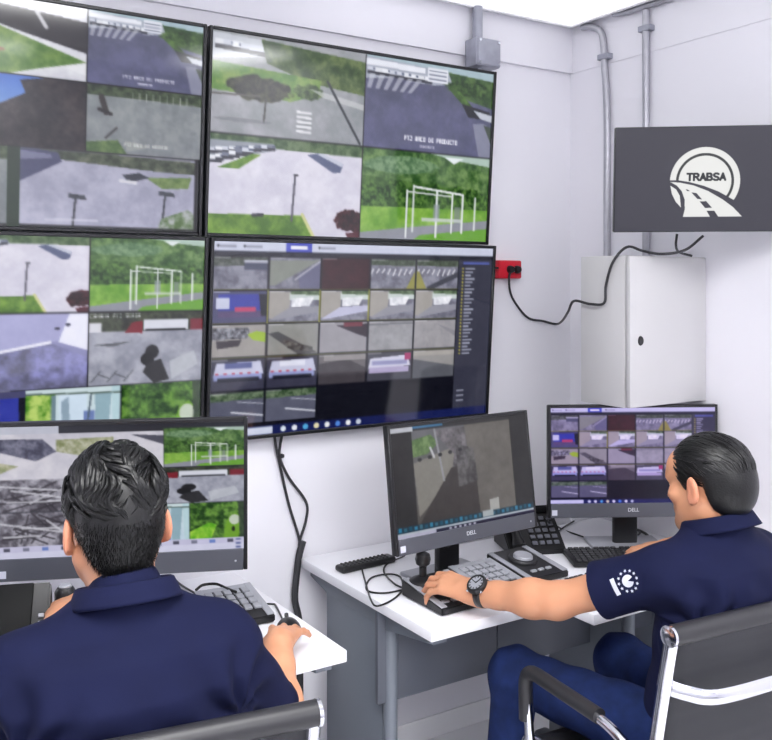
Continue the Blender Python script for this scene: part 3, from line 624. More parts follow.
# cables below the video wall
cable([wp(273, 425, .03), wp(276, 446, .02), wp(281, 470), wp(289, 505), wp(298, 534), wp(300, 545)], .0048, 'straighter black cable hanging below the lower right television', group='cables below the video wall')
cable([wp(284, 425, .03), wp(280, 446, .02), wp(280, 458, .02), wp(289, 478), wp(306, 502), wp(306, 520), wp(300, 540), wp(299, 548)], .0048, 'bowed black cable hanging below the lower right television', group='cables below the video wall')
cable([wp(303, 541, .02), wp(299, 556, .02), wp(296, 580, .02), wp(295, 600, .02), (wp(299, 620, .02)), (wp(300, 650, .03)), (wp(300, 690, .03)), (wp(300, 690, .03)[0], WY-.04, .03)], .012, 'thick black sleeve of cables running down behind the left desk')
B().lathe([(.010, -.006), (.013, -.004), (.013, .004), (.010, .006)], 12, Tr(*wp(280.5, 456, .018))).build('cable_tie', M_RUBBER, None, label='tiny black tie holding two cables below the television', cat='cable tie')

# ---------------------------------------------------------------- desks
DH = .75
def desk(x0, x1, y0, y1, label, legs=(.05, .05), panel=None):
    cx, cy = (x0+x1)/2, (y0+y1)/2; t = thing('office_desk', label, 'desk', (cx, cy, 0), 0, 'white topped office desks')
    w, d = x1-x0, y1-y0
    B().box((0, 0, DH-.015), (w, d, .03), .003).build('tabletop', M_DESK, t)
    for s_, off in zip((-1, 1), legs):
        if off is None: continue
        X = s_*(w/2-off)
        lg = B().box((X, d*.5-.29, (DH-.03)/2+.02), (.035, .34, DH-.09), .006).build('leg', M_STEEL, t)
        B().tube([(X, d*.5-.475, .05), (X, d*.5-.475, DH-.035)], .021, 16).build('post', M_STEEL, lg)
        B().box((X, d*.5-.36, .025), (.06, d-.12, .045), .012).build('foot', M_PANEL, lg)
        # cantilever arm under the top, tapering to the front
        yb, yf = d/2-.02, -d/2+.03
        B().prism([(X-.022, yb, DH-.031), (X-.022, yf, DH-.031), (X-.022, yf, DH-.052), (X-.022, yf+.22, DH-.085), (X-.022, yb-.12, DH-.085), (X-.022, yb, DH-.058)], (.044, 0, 0)).build('arm_bracket', M_STEEL, lg)
    B().box((.0 if panel else 0, (panel-cy) if panel else d*.5-.475, DH-.03-.135), (w-.004 if panel else w-.12, .016, .27), .003).build('modesty_panel', M_PANEL, t)
    return t
desk(-.62, 1.112, 1.925, 2.655, 'white desk at left in front of the seated man facing the video wall')
desk(1.357, 1.80, 1.91, 2.66, 'narrow white desk with grey steel legs under the middle monitor', legs=(.05, None), panel=2.185)
desk(1.80, 2.575, 1.765, 2.50, 'white desk at right carrying the right monitor and keyboards', legs=(.42, .05), panel=2.185)

# ---------------------------------------------------------------- monitors
M_LOGO = mat('logo_silver', (196, 198, 206), .4)
def monitor(loc, yaw, w, h, zc, tilt, chin, img, label, back=.09, sticker=True):
    t = thing('computer_monitor', label, 'monitor', (loc[0], loc[1], DH), yaw, 'computer monitors on the desks')
    M = Tr(0, 0, zc-DH) @ Rx(-tilt); bz = .010
    sh = h-chin-bz; so = (chin-bz)/2
    B().box((0, .012, 0), (w, .022, h), .004).box((0, .03, 0), (w*.7, .022, h*.62), .008).tf(M).build('housing', M_MONB, t)
    b = B()
    for sx in (-1, 1): b.box((sx*(w/2-bz/2), 0, 0), (bz, .006, h), .0015, 1)
    b.box((0, 0, h/2-bz/2), (w-2*bz, .006, bz), .0015, 1); b.tf(M).build('bezel', M_MONB, t)
    ch = B().box((0, -.001, -h/2+chin/2), (w-2*bz, .007, chin), .0015, 1).tf(M).build('chin', M_MONI, t)
    text_mesh('logo', 'DELL', chin*.36, M_LOGO, ch, M @ Tr(0, -.0052, -h/2+chin*.52) @ Rx(math.pi/2))
    if sticker: B().box((-w/2+.022, -.0055, -h/2+.018), (.018, .001, .018)).tf(M).build('sticker', M_WHITE, ch)
    B().box((w/2-.03, -.0055, -h/2+chin*.45), (.005, .002, .005), .001, 1).tf(M).build('power_button', M_SILV, ch)
    screen_obj(img, w-2*bz+.001, sh+.001, t, M @ Tr(0, -.0022, so), M_SCREENM)
    B().box((0, back, .115+ (zc-DH)*.22), (.085, .03, .23+(zc-DH)*.44), .01).box((0, .055, zc-DH-.02), (.1, .06, .1), .01).build('stand_neck', M_MONB, t)
    B().box((0, back+.005, .007), (.25, .15, .014), .006).build('stand_base', M_SILV, t)
    return t
monitor((1.669, 2.168), math.radians(3.3), .56, .37, 1.066, math.radians(7.3), .046, pic_m1(), 'middle monitor on the narrow desk showing one grey camera view')
monitor((2.325, 2.10), math.radians(-29.8), .58, .378, 1.062, 0, .048, pic_m2(), 'right monitor beside the slick haired man showing a grid of feeds')
monitor((.640, 2.215), math.radians(-23), .61, .39, 1.128, math.radians(-4), .056, pic_m0(), 'left monitor behind the wavy haired man showing mixed camera feeds')

# ---------------------------------------------------------------- desk equipment
def keyboard(loc, rz, label):
    t = thing('computer_keyboard', label, 'keyboard', (loc[0], loc[1], DH), rz, 'black computer keyboards')
    M = Tr(0, 0, .005) @ Rx(math.radians(4))
    B().box((0, 0, .010), (.44, .13, .016), .005).tf(M).build('case', M_BLACK, t)
    b = B()
    for r_ in range(6):
        y = .05-r_*.0195-(.004 if r_ else 0); x = -.207; k = 0
        while x < .2:
            wd = .0165
            if r_ == 5 and k == 3: wd = .104
            if (r_ == 0 and k % 5 == 4): wd = .008
            elif not (.083 < x < .09 or .142 < x < .149): b.box((x+wd/2, y, .021), (wd, .0165, .007), .0015, 1)
            x += wd+.0025; k += 1
    b.tf(M).build('keys', M_KEYB, t, kind='stuff')
    return t
keyboard((2.0, 1.91), math.radians(2), 'black keyboard lying straight, nearer the front edge of right desk')
keyboard((2.265, 2.04), math.radians(-29), 'black keyboard angled in front of the right monitor')

def module(kind, loc, rz, label, hgt=.05):
    """Wedge shaped surveillance control module, .168 wide and .2 deep."""
    t = thing('control_module', label, 'controller', (loc[0], loc[1], DH), rz, 'surveillance control modules')
    w, d, hb, hf = .165, .20, hgt, .022; sl = math.atan2(hb-hf, d)
    def top(x, y, z=0): return Vector((x, y, hf+(y+d/2)*(hb-hf)/d+z))
    b = B(); b.prism([(-w/2, -d/2, .003), (-w/2, d/2, .003), (-w/2, d/2, hb), (-w/2, -d/2, hf)], (w, 0, 0)); 
    bmesh.ops.bevel(b.bm, geom=list(b.bm.edges), offset=.003, segments=2, affect='EDGES'); b.build('case', M_BLACK, t)
    for sx in (-1, 1): B().box((0, 0, 0), (.020, d*.97, .004), .001, 1).tf(Tr(*top(sx*(w/2-.011), 0, .001)) @ Rx(sl)).build('side_trim', M_SILV, t)
    if kind == 'joystick':
        M = Tr(*top(-.035, .06)); B().lathe([(.042, 0), (.040, .006), (.030, .012), (.014, .018)], 20, M).build('boot', M_BLACK, t)
        k = B().lathe([(.011, .01), (.011, .045), (.020, .052), (.023, .066), (.020, .08), (.010, .086), (0, .087)], 20, M); k.build('joystick', M_BLACK, t)
        b = B(); b2 = None
        for i in range(4): b.box(top(-.05+i*.033, -.07, .002), (.022, .014, .006), .0015, 1)
        b.build('buttons', M_KEYW, t, kind='stuff')
    elif kind == 'keypad':
        b = B()
        for i in range(5):
            for j in range(4): b.box((0, 0, 0), (.021, .024, .007), .0015, 1, M=Tr(*top(-.052+i*.026, .055-j*.032, .003)) @ Rx(sl))
        b.build('keys', M_KEYW, t, kind='stuff')
        B().box((0, 0, 0), (.13, .02, .002), 0, M=Tr(*top(0, .085, .001)) @ Rx(sl)).build('label_strip', M_SILV, t)
    else:
        M = Tr(*top(0, .02)) @ Rx(sl)
        B().lathe([(.046, 0), (.046, .004), (.043, .008), (.034, .009)], 28, M).build('shuttle_ring', M_KEYB, t)
        B().lathe([(.031, .004), (.031, .012), (.028, .016), (.006, .014), (0, .0135)], 24, M).build('jog_dial', M_SILV, t)
        b = B()
        for i in range(3): b.box((0, 0, 0), (.02, .012, .006), .0015, 1, M=Tr(*top(-.03+i*.03, -.065, .003)) @ Rx(sl))
        b.build('buttons', M_KEYW, t, kind='stuff')
    return t
module('joystick', (1.522, 2.075), 0, 'black wedge joystick controller under the watch wearing hand')
module('keypad', (1.70, 2.095), 0, 'wedge controller with pale key grid below the middle monitor')
module('jog', (1.885, 2.135), 0, 'wedge controller with round jog dial beside the pale keypad')
module('keypad', (.965, 2.29), math.radians(-4), 'wedge keypad controller on left desk beside the right hand')
module('jog', (.80, 2.07), math.radians(-4), 'wedge jog controller on left desk hidden behind the navy shoulder')

def desk_phone(loc, rz, label, big=False):
    t = thing('desk_phone', label, 'phone', (loc[0], loc[1], DH), rz)
    sl = math.radians(38 if not big else 60); w, d = (.20, .19) if not big else (.22, .245)
    L = d; hb = .012+L*math.sin(sl)
    b = B(); b.prism([(-w/2, -d/2*math.cos(sl)-.01, 0), (-w/2, d/2, 0), (-w/2, d/2, .03), (-w/2, d/2*math.cos(sl), hb), (-w/2, -d/2*math.cos(sl)-.01, .014)], (w, 0, 0))
    bmesh.ops.bevel(b.bm, geom=list(b.bm.edges), offset=.004, segments=2, affect='EDGES'); b.build('base', M_BLACK, t)
    M = Tr(0, -d/2*math.cos(sl)-.01, .014) @ Rx(math.atan2(hb-.014, d*math.cos(sl)+.01)); 
    if big:
        B().box((-.012, .158, .003), (.17, .175, .006), .003).tf(M).build('touchscreen', M_DARKGL, t)
        B().box((0, .03, .002), (.2, .05, .004), .001).tf(M).build('front_strip', M_SILV, t)
        b = B()
        for k in range(7): b.box((.094, .07+k*.017, .003), (.012, .009, .006), .001, 1)
        for k in range(4): b.box((-.05+k*.03, .03, .006), (.018, .01, .006), .002, 1)
        b.tf(M).build('keys', M_KEYW, t, kind='stuff')
    else:
        b = B()
        for i in range(4):
            for j in range(5): b.box((-.005+i*.026, .03+j*.026, .004), (.018, .015, .006), .002, 1)
        b.tf(M).build('keys', mat('phone_keys', (96, 98, 108), .4), t, kind='stuff')
        B().box((.03, .172, .003), (.1, .03, .004), .002).tf(M).build('display', M_DARKGL, t)
        B().tube(spline([M @ Vector((-.068, .01, .018)), M @ Vector((-.07, .05, .03)), M @ Vector((-.07, .12, .03)), M @ Vector((-.068, .17, .018))], 5), [.022, .022, .021, .018, .016, .015, .015, .014, .014, .014, .016, .018, .021, .022, .022, .021], 12).build('handset', M_BLACK, t)
    return t
desk_phone((2.075, 2.335), math.radians(-22), 'black desk phone with keypad between middle and right monitors')
desk_phone((.335, 2.135), math.radians(-20), 'black phone with large touchscreen at the left edge of the picture', True)
# joystick held by the left hand of the left man
LJ = Vector((.492, 2.165, DH))
t = thing('joystick_controller', 'black joystick gripped by the left hand behind the navy shoulder', 'joystick', LJ, math.radians(-15))
B().box((.0, .0, .022), (.096, .11, .042), .008).build('case', M_BLACK, t)
B().lathe([(.038, .042), (.034, .055), (.018, .066), (.010, .07)], 20).build('boot', M_RUBBER, t)
B().lathe([(.010, .06), (.010, .14), (.018, .15), (.024, .17), (.024, .19), (.018, .20), (0, .202)], 20).build('grip', M_BLACK, t)
B().lathe([(.014, .198), (.016, .204), (.013, .207), (0, .207)], 18).build('grip_cap', M_SILV, t)

p = at_h(366, 563, DH+.012)
t = thing('remote_control', 'black remote control lying at the back left of the narrow desk', 'remote', (p[0], p[1], DH), math.radians(4))
B().box((0, 0, .011), (.21, .05, .020), .008, 3).build('case', M_BLACK, t)
b = B()
for i in range(11):
    for j in range(3): b.box((-.085+i*.016, -.014+j*.014, .022), (.008, .008, .004), .0015, 1)
b.build('buttons', M_KEYB, t, kind='stuff')
def hp(px, py, h=DH+.004): return at_h(px, py, h)
cable([hp(362, 569), hp(366, 584), hp(371, 600), hp(377, 606), hp(392, 600), hp(402, 590), hp(401, 578), hp(390, 574), hp(371, 578), hp(367, 590), hp(385, 593), hp(408, 588), hp(418, 583)], .0028, 'thin black cable coiled on the left end of the narrow desk', M_BLACK)
cable([hp(408, 548, .79), hp(404, 556), hp(388, 563), hp(384, 572), hp(395, 584), hp(409, 590)], .0026, 'thin black cable from the middle monitor to the joystick controller', M_BLACK)
cable([hp(548, 520, .86), hp(553, 530), hp(557, 545), hp(566, 556), hp(574, 566)], .0026, 'thin black cable crossing the desk left of the right monitor', M_BLACK)
cable([hp(545, 517, .85), hp(560, 528), hp(575, 534), hp(600, 541), hp(628, 539), hp(640, 532), hp(622, 527)], .003, 'black cable looped around the right monitor stand', M_BLACK)
cable([hp(620, 528), hp(638, 530), hp(648, 537), hp(632, 541), hp(622, 536)], .005, 'bundled black cord beside the right monitor stand', M_BLACK)
cable([hp(538, 560), hp(546, 545), hp(560, 530), hp(574, 521)], .0026, 'thin black cable running diagonally from the jog controller', M_BLACK)
cable([hp(168, 572), hp(180, 584), hp(193, 592), hp(200, 596)], .003, 'thin black cable below the left monitor', M_BLACK)
cable([hp(196, 590, .80), hp(203, 585, .805), hp(216, 584, .805), hp(226, 588, .80), hp(236, 592, .80)], .004, 'black cord looped on top of the left desk controllers', M_BLACK)

# mouse under the right hand of the left man
MS = at_h(289, 624, DH+.02)
t = thing('computer_mouse', 'black mouse under the right hand on the left desk', 'mouse', (MS[0], MS[1], DH), math.radians(-14))
def mouse_shell(b, z0, sc=1.0):
    n, m = 20, 8
    rings = []
    for i in range(m+1):
        a = i/m*math.pi/2; rr = math.cos(a)*sc; z = z0+math.sin(a)*.034*sc
        rings.append([b.bm.verts.new((math.cos(2*math.pi*k/n)*.032*rr, math.sin(2*math.pi*k/n)*.055*rr-.004*i/m, z)) for k in range(n)])
    for A, C in zip(rings[:-1], rings[1:]):
        for k in range(n): b.bm.faces.new((A[k], A[(k+1) % n], C[(k+1) % n], C[k]))
    b.bm.faces.new(list(reversed(rings[0]))); b.bm.faces.new(rings[-1]); return b
mouse_shell(B(), .001).build('shell', M_BLACK, t)
B().lathe([(.0, -.004), (.008, -.004), (.009, 0), (.008, .004), (0, .004)], 14, Tr(0, .03, .030) @ Ry(math.pi/2)).build('scroll_wheel', M_KEYB, t)
cable([(MS[0]+.01, MS[1]+.052, DH+.008), hp(276, 606), hp(272, 604), hp(259, 604), hp(252, 604)], .0026, 'mouse cable bending round to the left desk controller', M_BLACK)

# ---------------------------------------------------------------- swivel chairs
def office_chair(loc, rz, label):
    t = thing('swivel_chair', label, 'chair', loc, rz, 'black sling swivel chairs with chrome frames')
    W2 = .255
    prof = spline([(.26, .425), (.24, .462), (.12, .462), (-.06, .452), (-.15, .47), (-.195, .56), (-.222, .70), (-.245, .82), (-.262, .905)], 8)
    prof = [np.array([0, p[0], p[1]]) for p in prof]
    # sling: one continuous ribbed cloth of 5 mm
    V, Fq = [], []; n = len(prof); nxs = 13
    for side in (0, 1):
        for i, p in enumerate(prof):
            q = prof[min(i+1, n-1)]-prof[max(i-1, 0)]; nn = np.array([0, q[2], -q[1]]); nn /= np.linalg.norm(nn)+1e-9
            for j in range(nxs):
                u = j/(nxs-1)*2-1; sag = -.012*(1-u*u)
                V.append(p+nn*(sag+(.0015*math.cos(i*2.6)) - side*.006)+np.array([u*(W2-.012), 0, 0]))
    k = n*nxs
    for i in range(n-1):
        for j in range(nxs-1):
            a = i*nxs+j; Fq.append((a, a+1, a+nxs+1, a+nxs)); Fq.append((k+a, k+a+nxs, k+a+nxs+1, k+a+1))
    for i in range(n-1):
        for j in (0, nxs-1): a = i*nxs+j; Fq.append((a, a+nxs, k+a+nxs, k+a))
    for j in range(nxs-1):
        for i in (0, n-1): a = i*nxs+j; Fq.append((a, k+a, k+a+1, a+1))
    mesh_obj('sling', V, Fq, M_SLING, t)
    for s_ in (-1, 1):
        P = [p+np.array([s_*W2, 0, -.004]) for p in prof]
        B().tube(P, .014, 10, sq=1.25, up=(0, .3, 1)).build('side_rail', M_CHROME, t)
        # arm: loop from the seat front up, along and back to the upright
        P = rounded([(s_*W2, .17, .455), (s_*(W2+.03), .20, .47), (s_*(W2+.035), .215, .66), (s_*(W2+.035), -.10, .655), (s_*(W2+.02), -.20, .60), (s_*W2, -.205, .585)], .05)
        ar = B().tube(P, .0125, 12).build('armrest', M_CHROME, t)
        B().tube(rounded([(s_*(W2+.033), .214, .53), (s_*(W2+.035), .215, .664), (s_*(W2+.035), -.07, .659)], .05), .0185, 14).build('arm_pad', M_PAD, ar)
    e = prof[-1]; B().tube([(-W2-.008, e[1], e[2]), (W2+.008, e[1], e[2])], .0225, 18).build('top_roll', M_PAD, t)
    for s_ in (-1, 1): B().lathe([(0, .006), (.012, .006), (.0235, .003), (.0235, -.004)], 18, Tr(s_*(W2+.009), e[1], e[2]) @ Ry(s_*math.pi/2)).build('roll_cap', M_CHROME, t)
    e = prof[0]; B().tube([(-W2-.005, e[1]-.012, e[2]+.012), (W2+.005, e[1]-.012, e[2]+.012)], .02, 16).build('front_roll', M_PAD, t)
    B().tube(spline([(-W2, -.236, .79), (-W2+.04, -.262, .775), (-W2+.10, -.292, .765), (0, -.300, .765), (W2-.10, -.292, .765), (W2-.04, -.262, .775), (W2, -.236, .79)], 6), .017, 12, sq=.45, up=(0, 1, 0)).build('back_stretcher', M_CHROME, t)
    B().box((0, .03, .40), (.20, .20, .05), .012).build('tilt_mechanism', M_BLACK, t)
    lv = B().tube([(-.09, .12, .40), (-.27, .17, .405)], .005, 8).build('tilt_lever', M_CHROME, t)
    B().lathe([(0, .016), (.012, .012), (.016, 0), (.012, -.012), (0, -.016)], 14, Tr(-.275, .172, .405)).build('lever_knob', M_CHROME, lv)
    B().tube([(0, .02, .1), (0, .02, .25), (0, .02, .25), (0, .02, .39)], [.028, .028, .018, .018], 18).build('gas_column', M_CHROME, t)
    for i in range(5):
        a = math.radians(90+72*i); dx, dy = math.cos(a), math.sin(a)
        sp = B().tube([(dx*.02, .02+dy*.02, .12), (dx*.15, .02+dy*.15, .10), (dx*.30, .02+dy*.30, .075)], [.026, .020, .014], 10).build('base_spoke', M_CHROME, t)
        for q in (-1, 1): B().lathe([(0, .009), (.022, .009), (.027, .005), (.027, -.005), (.022, -.009), (0, -.009)], 16, Tr(dx*.30-dy*q*.013, .02+dy*.30+dx*q*.013, .0275) @ Rz(a) @ Rx(math.pi/2)).build('caster_wheel', M_BLACK, sp)
    return t

# ---------------------------------------------------------------- people: smooth implicit bodies
def nrm(v): v = np.asarray(v, float); return v/(np.linalg.norm(v)+1e-12)
class Field:
    def __init__(s, lo, hi, h):
        s.lo = np.asarray(lo, float); s.h = h; s.n = np.ceil((np.asarray(hi)-s.lo)/h).astype(int)+1
        s.v = np.full(s.n, .5, np.float32); s.ax = [s.lo[i]+h*np.arange(s.n[i]) for i in range(3)]
    def sub(s, lo, hi):
        a = np.clip(np.floor((np.asarray(lo)-s.lo)/s.h).astype(int), 0, s.n); b = np.clip(np.ceil((np.asarray(hi)-s.lo)/s.h).astype(int)+1, 0, s.n)
        sl = tuple(slice(a[i], b[i]) for i in range(3))
        g = [s.ax[i][sl[i]].astype(np.float32) for i in range(3)]
        return sl, g[0][:, None, None], g[1][None, :, None], g[2][None, None, :]
    def mix(s, sl, d, k, mode='u'):
        a = s.v[sl]
        if a.size == 0: return
        d = d.astype(np.float32)
        if mode == 'u':
            h = np.clip(.5+.5*(a-d)/k, 0, 1); s.v[sl] = a*(1-h)+d*h-k*h*(1-h)
        else:
            d = -d if mode == 's' else d
            h = np.clip(.5-.5*(a-d)/k, 0, 1); s.v[sl] = a*(1-h)+d*h+k*h*(1-h)
    def cap(s, a, b, ra, rb, k=.02, mode='u', flat=None):
        a = np.asarray(a, float); b = np.asarray(b, float); r = max(ra, rb)+k+3*s.h
        sl, x, y, z = s.sub(np.minimum(a, b)-r, np.maximum(a, b)+r)
        ba = b-a; L = ba@ba+1e-12; px, py, pz = x-a[0], y-a[1], z-a[2]
        tt = (px*ba[0]+py*ba[1]+pz*ba[2])/L; t = np.clip(tt, 0, 1)
        d = np.sqrt((px-t*ba[0])**2+(py-t*ba[1])**2+(pz-t*ba[2])**2)-(ra+(rb-ra)*t)
        if flat: d = np.maximum(d, (tt-1)*math.sqrt(L))
        s.mix(sl, d, k, mode); return s
    def ell(s, c, r, k=.02, mode='u', R=None):
        c = np.asarray(c, float); r = np.asarray(r, float); m = r.max()+k+3*s.h
        sl, x, y, z = s.sub(c-m, c+m); q = [x-c[0], y-c[1], z-c[2]]
        if R is not None: q = [R[0, i]*q[0]+R[1, i]*q[1]+R[2, i]*q[2] for i in range(3)]
        k0 = np.sqrt(sum((q[i]/r[i])**2 for i in range(3))); k1 = np.sqrt(sum((q[i]/r[i]**2)**2 for i in range(3)))+1e-6
        s.mix(sl, k0*(k0-1)/k1, k, mode); return s
    def loft(s, keys, k=.02, p=2.3, mode='u'):
        K = np.array(keys, float); zs = K[:, 0]; rx = K[:, 3].max()+.05; ry = K[:, 4].max()+.05
        sl, x, y, z = s.sub((K[:, 1].min()-rx, K[:, 2].min()-ry, zs[0]-.01), (K[:, 1].max()+rx, K[:, 2].max()+ry, zs[-1]+.01))
        zz = z.ravel(); f = [np.interp(zz, zs, K[:, i])[None, None, :] for i in (1, 2, 3, 4)]
        q = (np.abs((x-f[0])/f[2])**p+np.abs((y-f[1])/f[3])**p)**(1/p)
        d = (q-1)*np.minimum(f[2], f[3]); d = np.maximum(d, np.maximum(zs[0]-z, z-zs[-1])); s.mix(sl, d, k, mode); return s
    def mesh(s):
        v = s.v; ins = v < 0
        c = np.zeros(tuple(np.array(v.shape)-1), np.uint8)
        for i in (0, 1):
            for j in (0, 1):
                for l in (0, 1): c += ins[i:v.shape[0]-1+i, j:v.shape[1]-1+j, l:v.shape[2]-1+l]
        I = np.argwhere((c > 0) & (c < 8)); idx = np.full(c.shape, -1, np.int32); idx[tuple(I.T)] = np.arange(len(I))
        acc = np.zeros((len(I), 3)); cnt = np.zeros(len(I)); cor = [(i, j, l) for i in (0, 1) for j in (0, 1) for l in (0, 1)]
        for a in cor:
            for ax in range(3):
                if a[ax]: continue
                b = list(a); b[ax] = 1
                va = v[I[:, 0]+a[0], I[:, 1]+a[1], I[:, 2]+a[2]]; vb = v[I[:, 0]+b[0], I[:, 1]+b[1], I[:, 2]+b[2]]
                m = (va < 0) != (vb < 0); t = np.where(m, va/np.where(m, va-vb, 1), 0)
                P = np.tile(np.array(a, float), (len(I), 1)); P[:, ax] = t; acc[m] += P[m]; cnt[m] += 1
        V = s.lo+(I+acc/cnt[:, None])*s.h; Fs = []
        for ax in range(3):
            o1, o2 = (ax+1) % 3, (ax+2) % 3
            A = [slice(None)]*3; Bq = [slice(None)]*3; A[ax] = slice(0, -1); Bq[ax] = slice(1, None)
            A[o1] = Bq[o1] = slice(1, -1); A[o2] = Bq[o2] = slice(1, -1)
            sa = ins[tuple(A)]; sb = ins[tuple(Bq)]
            for flip, mk in ((False, sa & ~sb), (True, ~sa & sb)):
                E = np.argwhere(mk)
                if not len(E): continue
                E[:, o1] += 1; E[:, o2] += 1; q = []
                for d1, d2 in ((-1, -1), (0, -1), (0, 0), (-1, 0)):
                    C = E.copy(); C[:, o1] += d1; C[:, o2] += d2; q.append(idx[tuple(C.T)])
                q = np.stack(q, 1); Fs.append(q[:, ::-1] if flip else q)
        Fq = np.concatenate(Fs); Fq = Fq[(Fq >= 0).all(1)]
        return V, Fq
def relax(V, Fq, n=1, w=.5):
    e = np.concatenate([Fq[:, [0, 1]], Fq[:, [1, 2]], Fq[:, [2, 3]], Fq[:, [3, 0]]]); e = np.concatenate([e, e[:, ::-1]])
    for _ in range(n):
        acc = np.zeros_like(V); c = np.zeros(len(V)); 
        for k in range(3): acc[:, k] = np.bincount(e[:, 0], V[e[:, 1], k], len(V))
        c = np.bincount(e[:, 0], minlength=len(V)); V = V*(1-w)+w*acc/np.maximum(c, 1)[:, None]
    return V
def ik(S, W, l1, l2, pole):
    S = np.asarray(S, float); W = np.asarray(W, float); d = np.linalg.norm(W-S)
    if d > (l1+l2)*.99: f = d/((l1+l2)*.99); l1 *= f; l2 *= f
    u = (W-S)/d; a = (l1*l1-l2*l2+d*d)/(2*d); h = math.sqrt(max(l1*l1-a*a, 0)); p = np.asarray(pole, float); p = nrm(p-u*(p@u))
    return S+u*a+p*h
def hand(f, wrist, fd, up, side, curls, spread=1.0, thumb=(.5, .25), sc=1.0):
    """Palm and five fingers. fd: pointing direction, up: back of the hand, side=+1 right hand, -1 left hand."""
    F_ = nrm(fd); U = np.asarray(up, float); U = nrm(U-F_*(U@F_)); S = np.cross(F_, U)*1.0       # S: to the right of the pointing direction
    T = -S*side                                                                                 # towards the thumb
    w = np.asarray(wrist, float)
    base = []
    for i, (o, l) in enumerate(((.030, .088), (.010, .092), (-.011, .088), (-.029, .078))):
        kn = w+(F_*l+T*o*1.0-U*.002*abs(i-1.3))*sc; base.append(kn)
        f.cap(w+(F_*.012+T*o*.62)*sc, kn, .0155*sc, .0118*sc, .012)
    f.cap(w+(F_*.03+T*.012-U*.008)*sc, w+(F_*.07-U*.006)*sc, .018*sc, .016*sc, .012)
    f.cap(w-F_*.02*sc, w+F_*.03*sc, .026*sc, .022*sc, .02)
    L = ((.042, .026, .02), (.046, .03, .022), (.043, .028, .021), (.034, .022, .018)); tips = []
    for i in range(4):
        ang = (.16, .04, -.08, -.22)[i]*spread; d = nrm(F_*math.cos(ang)+T*math.sin(ang)); p = base[i]; c = curls[i]; tot = 0
        for j in range(3):
            tot += c*(.75, 1.0, .7)[j]; dd = d*math.cos(tot)-U*math.sin(tot); q = p+dd*L[i][j]*sc
            r0 = (.0102, .0092, .0082)[j]*sc*(.9 if i == 3 else 1); r1 = (.0092, .0083, .0070)[j]*sc*(.9 if i == 3 else 1)
            f.cap(p, q, r0, r1, .004); p = q
        tips.append(p)
    p = w+(F_*.022+T*.022-U*.010)*sc; d = nrm(F_*.62+T*.72-U*thumb[1]); q = p+d*.042*sc; f.cap(p, q, .0175*sc, .0125*sc, .012)
    d2 = nrm(F_*.9+T*(.45-thumb[0]*.5)-U*(thumb[1]+.1)); q2 = q+d2*.032*sc; f.cap(q, q2, .0120*sc, .0105*sc, .005); d3 = nrm(F_*1.0+T*(.2-thumb[0]*.6)-U*(thumb[1]+.15)); f.cap(q2, q2+d3*.026*sc, .0105*sc, .0082*sc, .004)
    return w, F_, U, T
def forearm(f, E, W, up):
    ax = nrm(W-E); f.cap(E, E+(W-E)*.30, .043, .046, .03); f.cap(E+(W-E)*.28, E+(W-E)*.72, .045, .034, .03); f.cap(E+(W-E)*.7, W, .033, .0265, .02)
    f.cap(W-ax*.04, W+ax*.01, .0275, .0265, .015)

def make_head(f, H, hs, ear_out=1.0):
    """H: function mapping head coordinates (x right, y front, z up) to the body's frame; R: its rotation."""
    P, R = H
    q = lambda x, y, z: P+R@(np.array([x, y, z])*hs)
    E = lambda c, r, k=.02, mode='u', R2=None: f.ell(q(*c), np.array(r)*hs, k*hs, mode, R if R2 is None else R@R2)
    C = lambda a, b, ra, rb, k=.015, mode='u': f.cap(q(*a), q(*b), ra*hs, rb*hs, k*hs, mode)
    E((0, -.016, .036), (.0755, .096, .086)); E((0, .026, -.040), (.059, .066, .074), .03)
    for s_ in (-1, 1):
        C((s_*.055, -.002, -.045), (s_*.030, .06, -.092), .022, .018, .025); E((s_*.042, .062, -.02), (.022, .022, .02), .02)
    E((0, .076, -.096), (.022, .017, .017), .02); C((-.035, .081, .018), (.035, .081, .018), .011, .011, .015)
    E((0, .055, .045), (.058, .045, .045), .03)
    for s_ in (-1, 1): E((s_*.031, .098, .000), (.017, .013, .012), .012, 's')
    C((0, .092, .012), (0, .107, -.026), .0075, .0105, .012)
    for s_ in (-1, 1): E((s_*.012, .101, -.031), (.009, .011, .008), .006)
    C((-.018, .086, -.057), (.018, .086, -.057), .006, .006, .008); C((-.015, .086, -.068), (.015, .086, -.068), .0066, .0066, .008); C((-.02, .095, -.0625), (.02, .095, -.0625), .002, .002, .003, 's')
    a = math.radians(20)
    for s_ in (-1, 1):
        b_ = s_*a; c_, d_ = math.cos(b_), math.sin(b_); R2 = np.array([[c_, -d_, 0], [d_, c_, 0], [0, 0, 1]]) @ np.array([[1, 0, 0], [0, math.cos(-.2), -math.sin(-.2)], [0, math.sin(-.2), math.cos(-.2)]])
        E((s_*.083*ear_out, -.014, .000), (.0085, .0205, .034), .006, 'u', R2); E((s_*.080*ear_out, -.006, -.022), (.009, .011, .014), .006, 'u', R2)
        E((s_*.0935*ear_out, -.009, .003), (.007, .0115, .021), .004, 's', R2)
    return q
def head_frame(pos, yaw, pitch, roll=0):
    c, s_ = math.cos(yaw), math.sin(yaw); Rz_ = np.array([[c, -s_, 0], [s_, c, 0], [0, 0, 1]]); c, s_ = math.cos(pitch), math.sin(pitch); Rx_ = np.array([[1, 0, 0], [0, c, -s_], [0, s_, c]])
    return np.asarray(pos, float), Rz_@Rx_
def scalp(d, base, off=0.0):
    """Point on the hair ellipsoid in direction d (head coordinates, unscaled)."""
    c, r = base; d = nrm(d); return c+d*(1/np.sqrt(((d/r)**2).sum())+off)
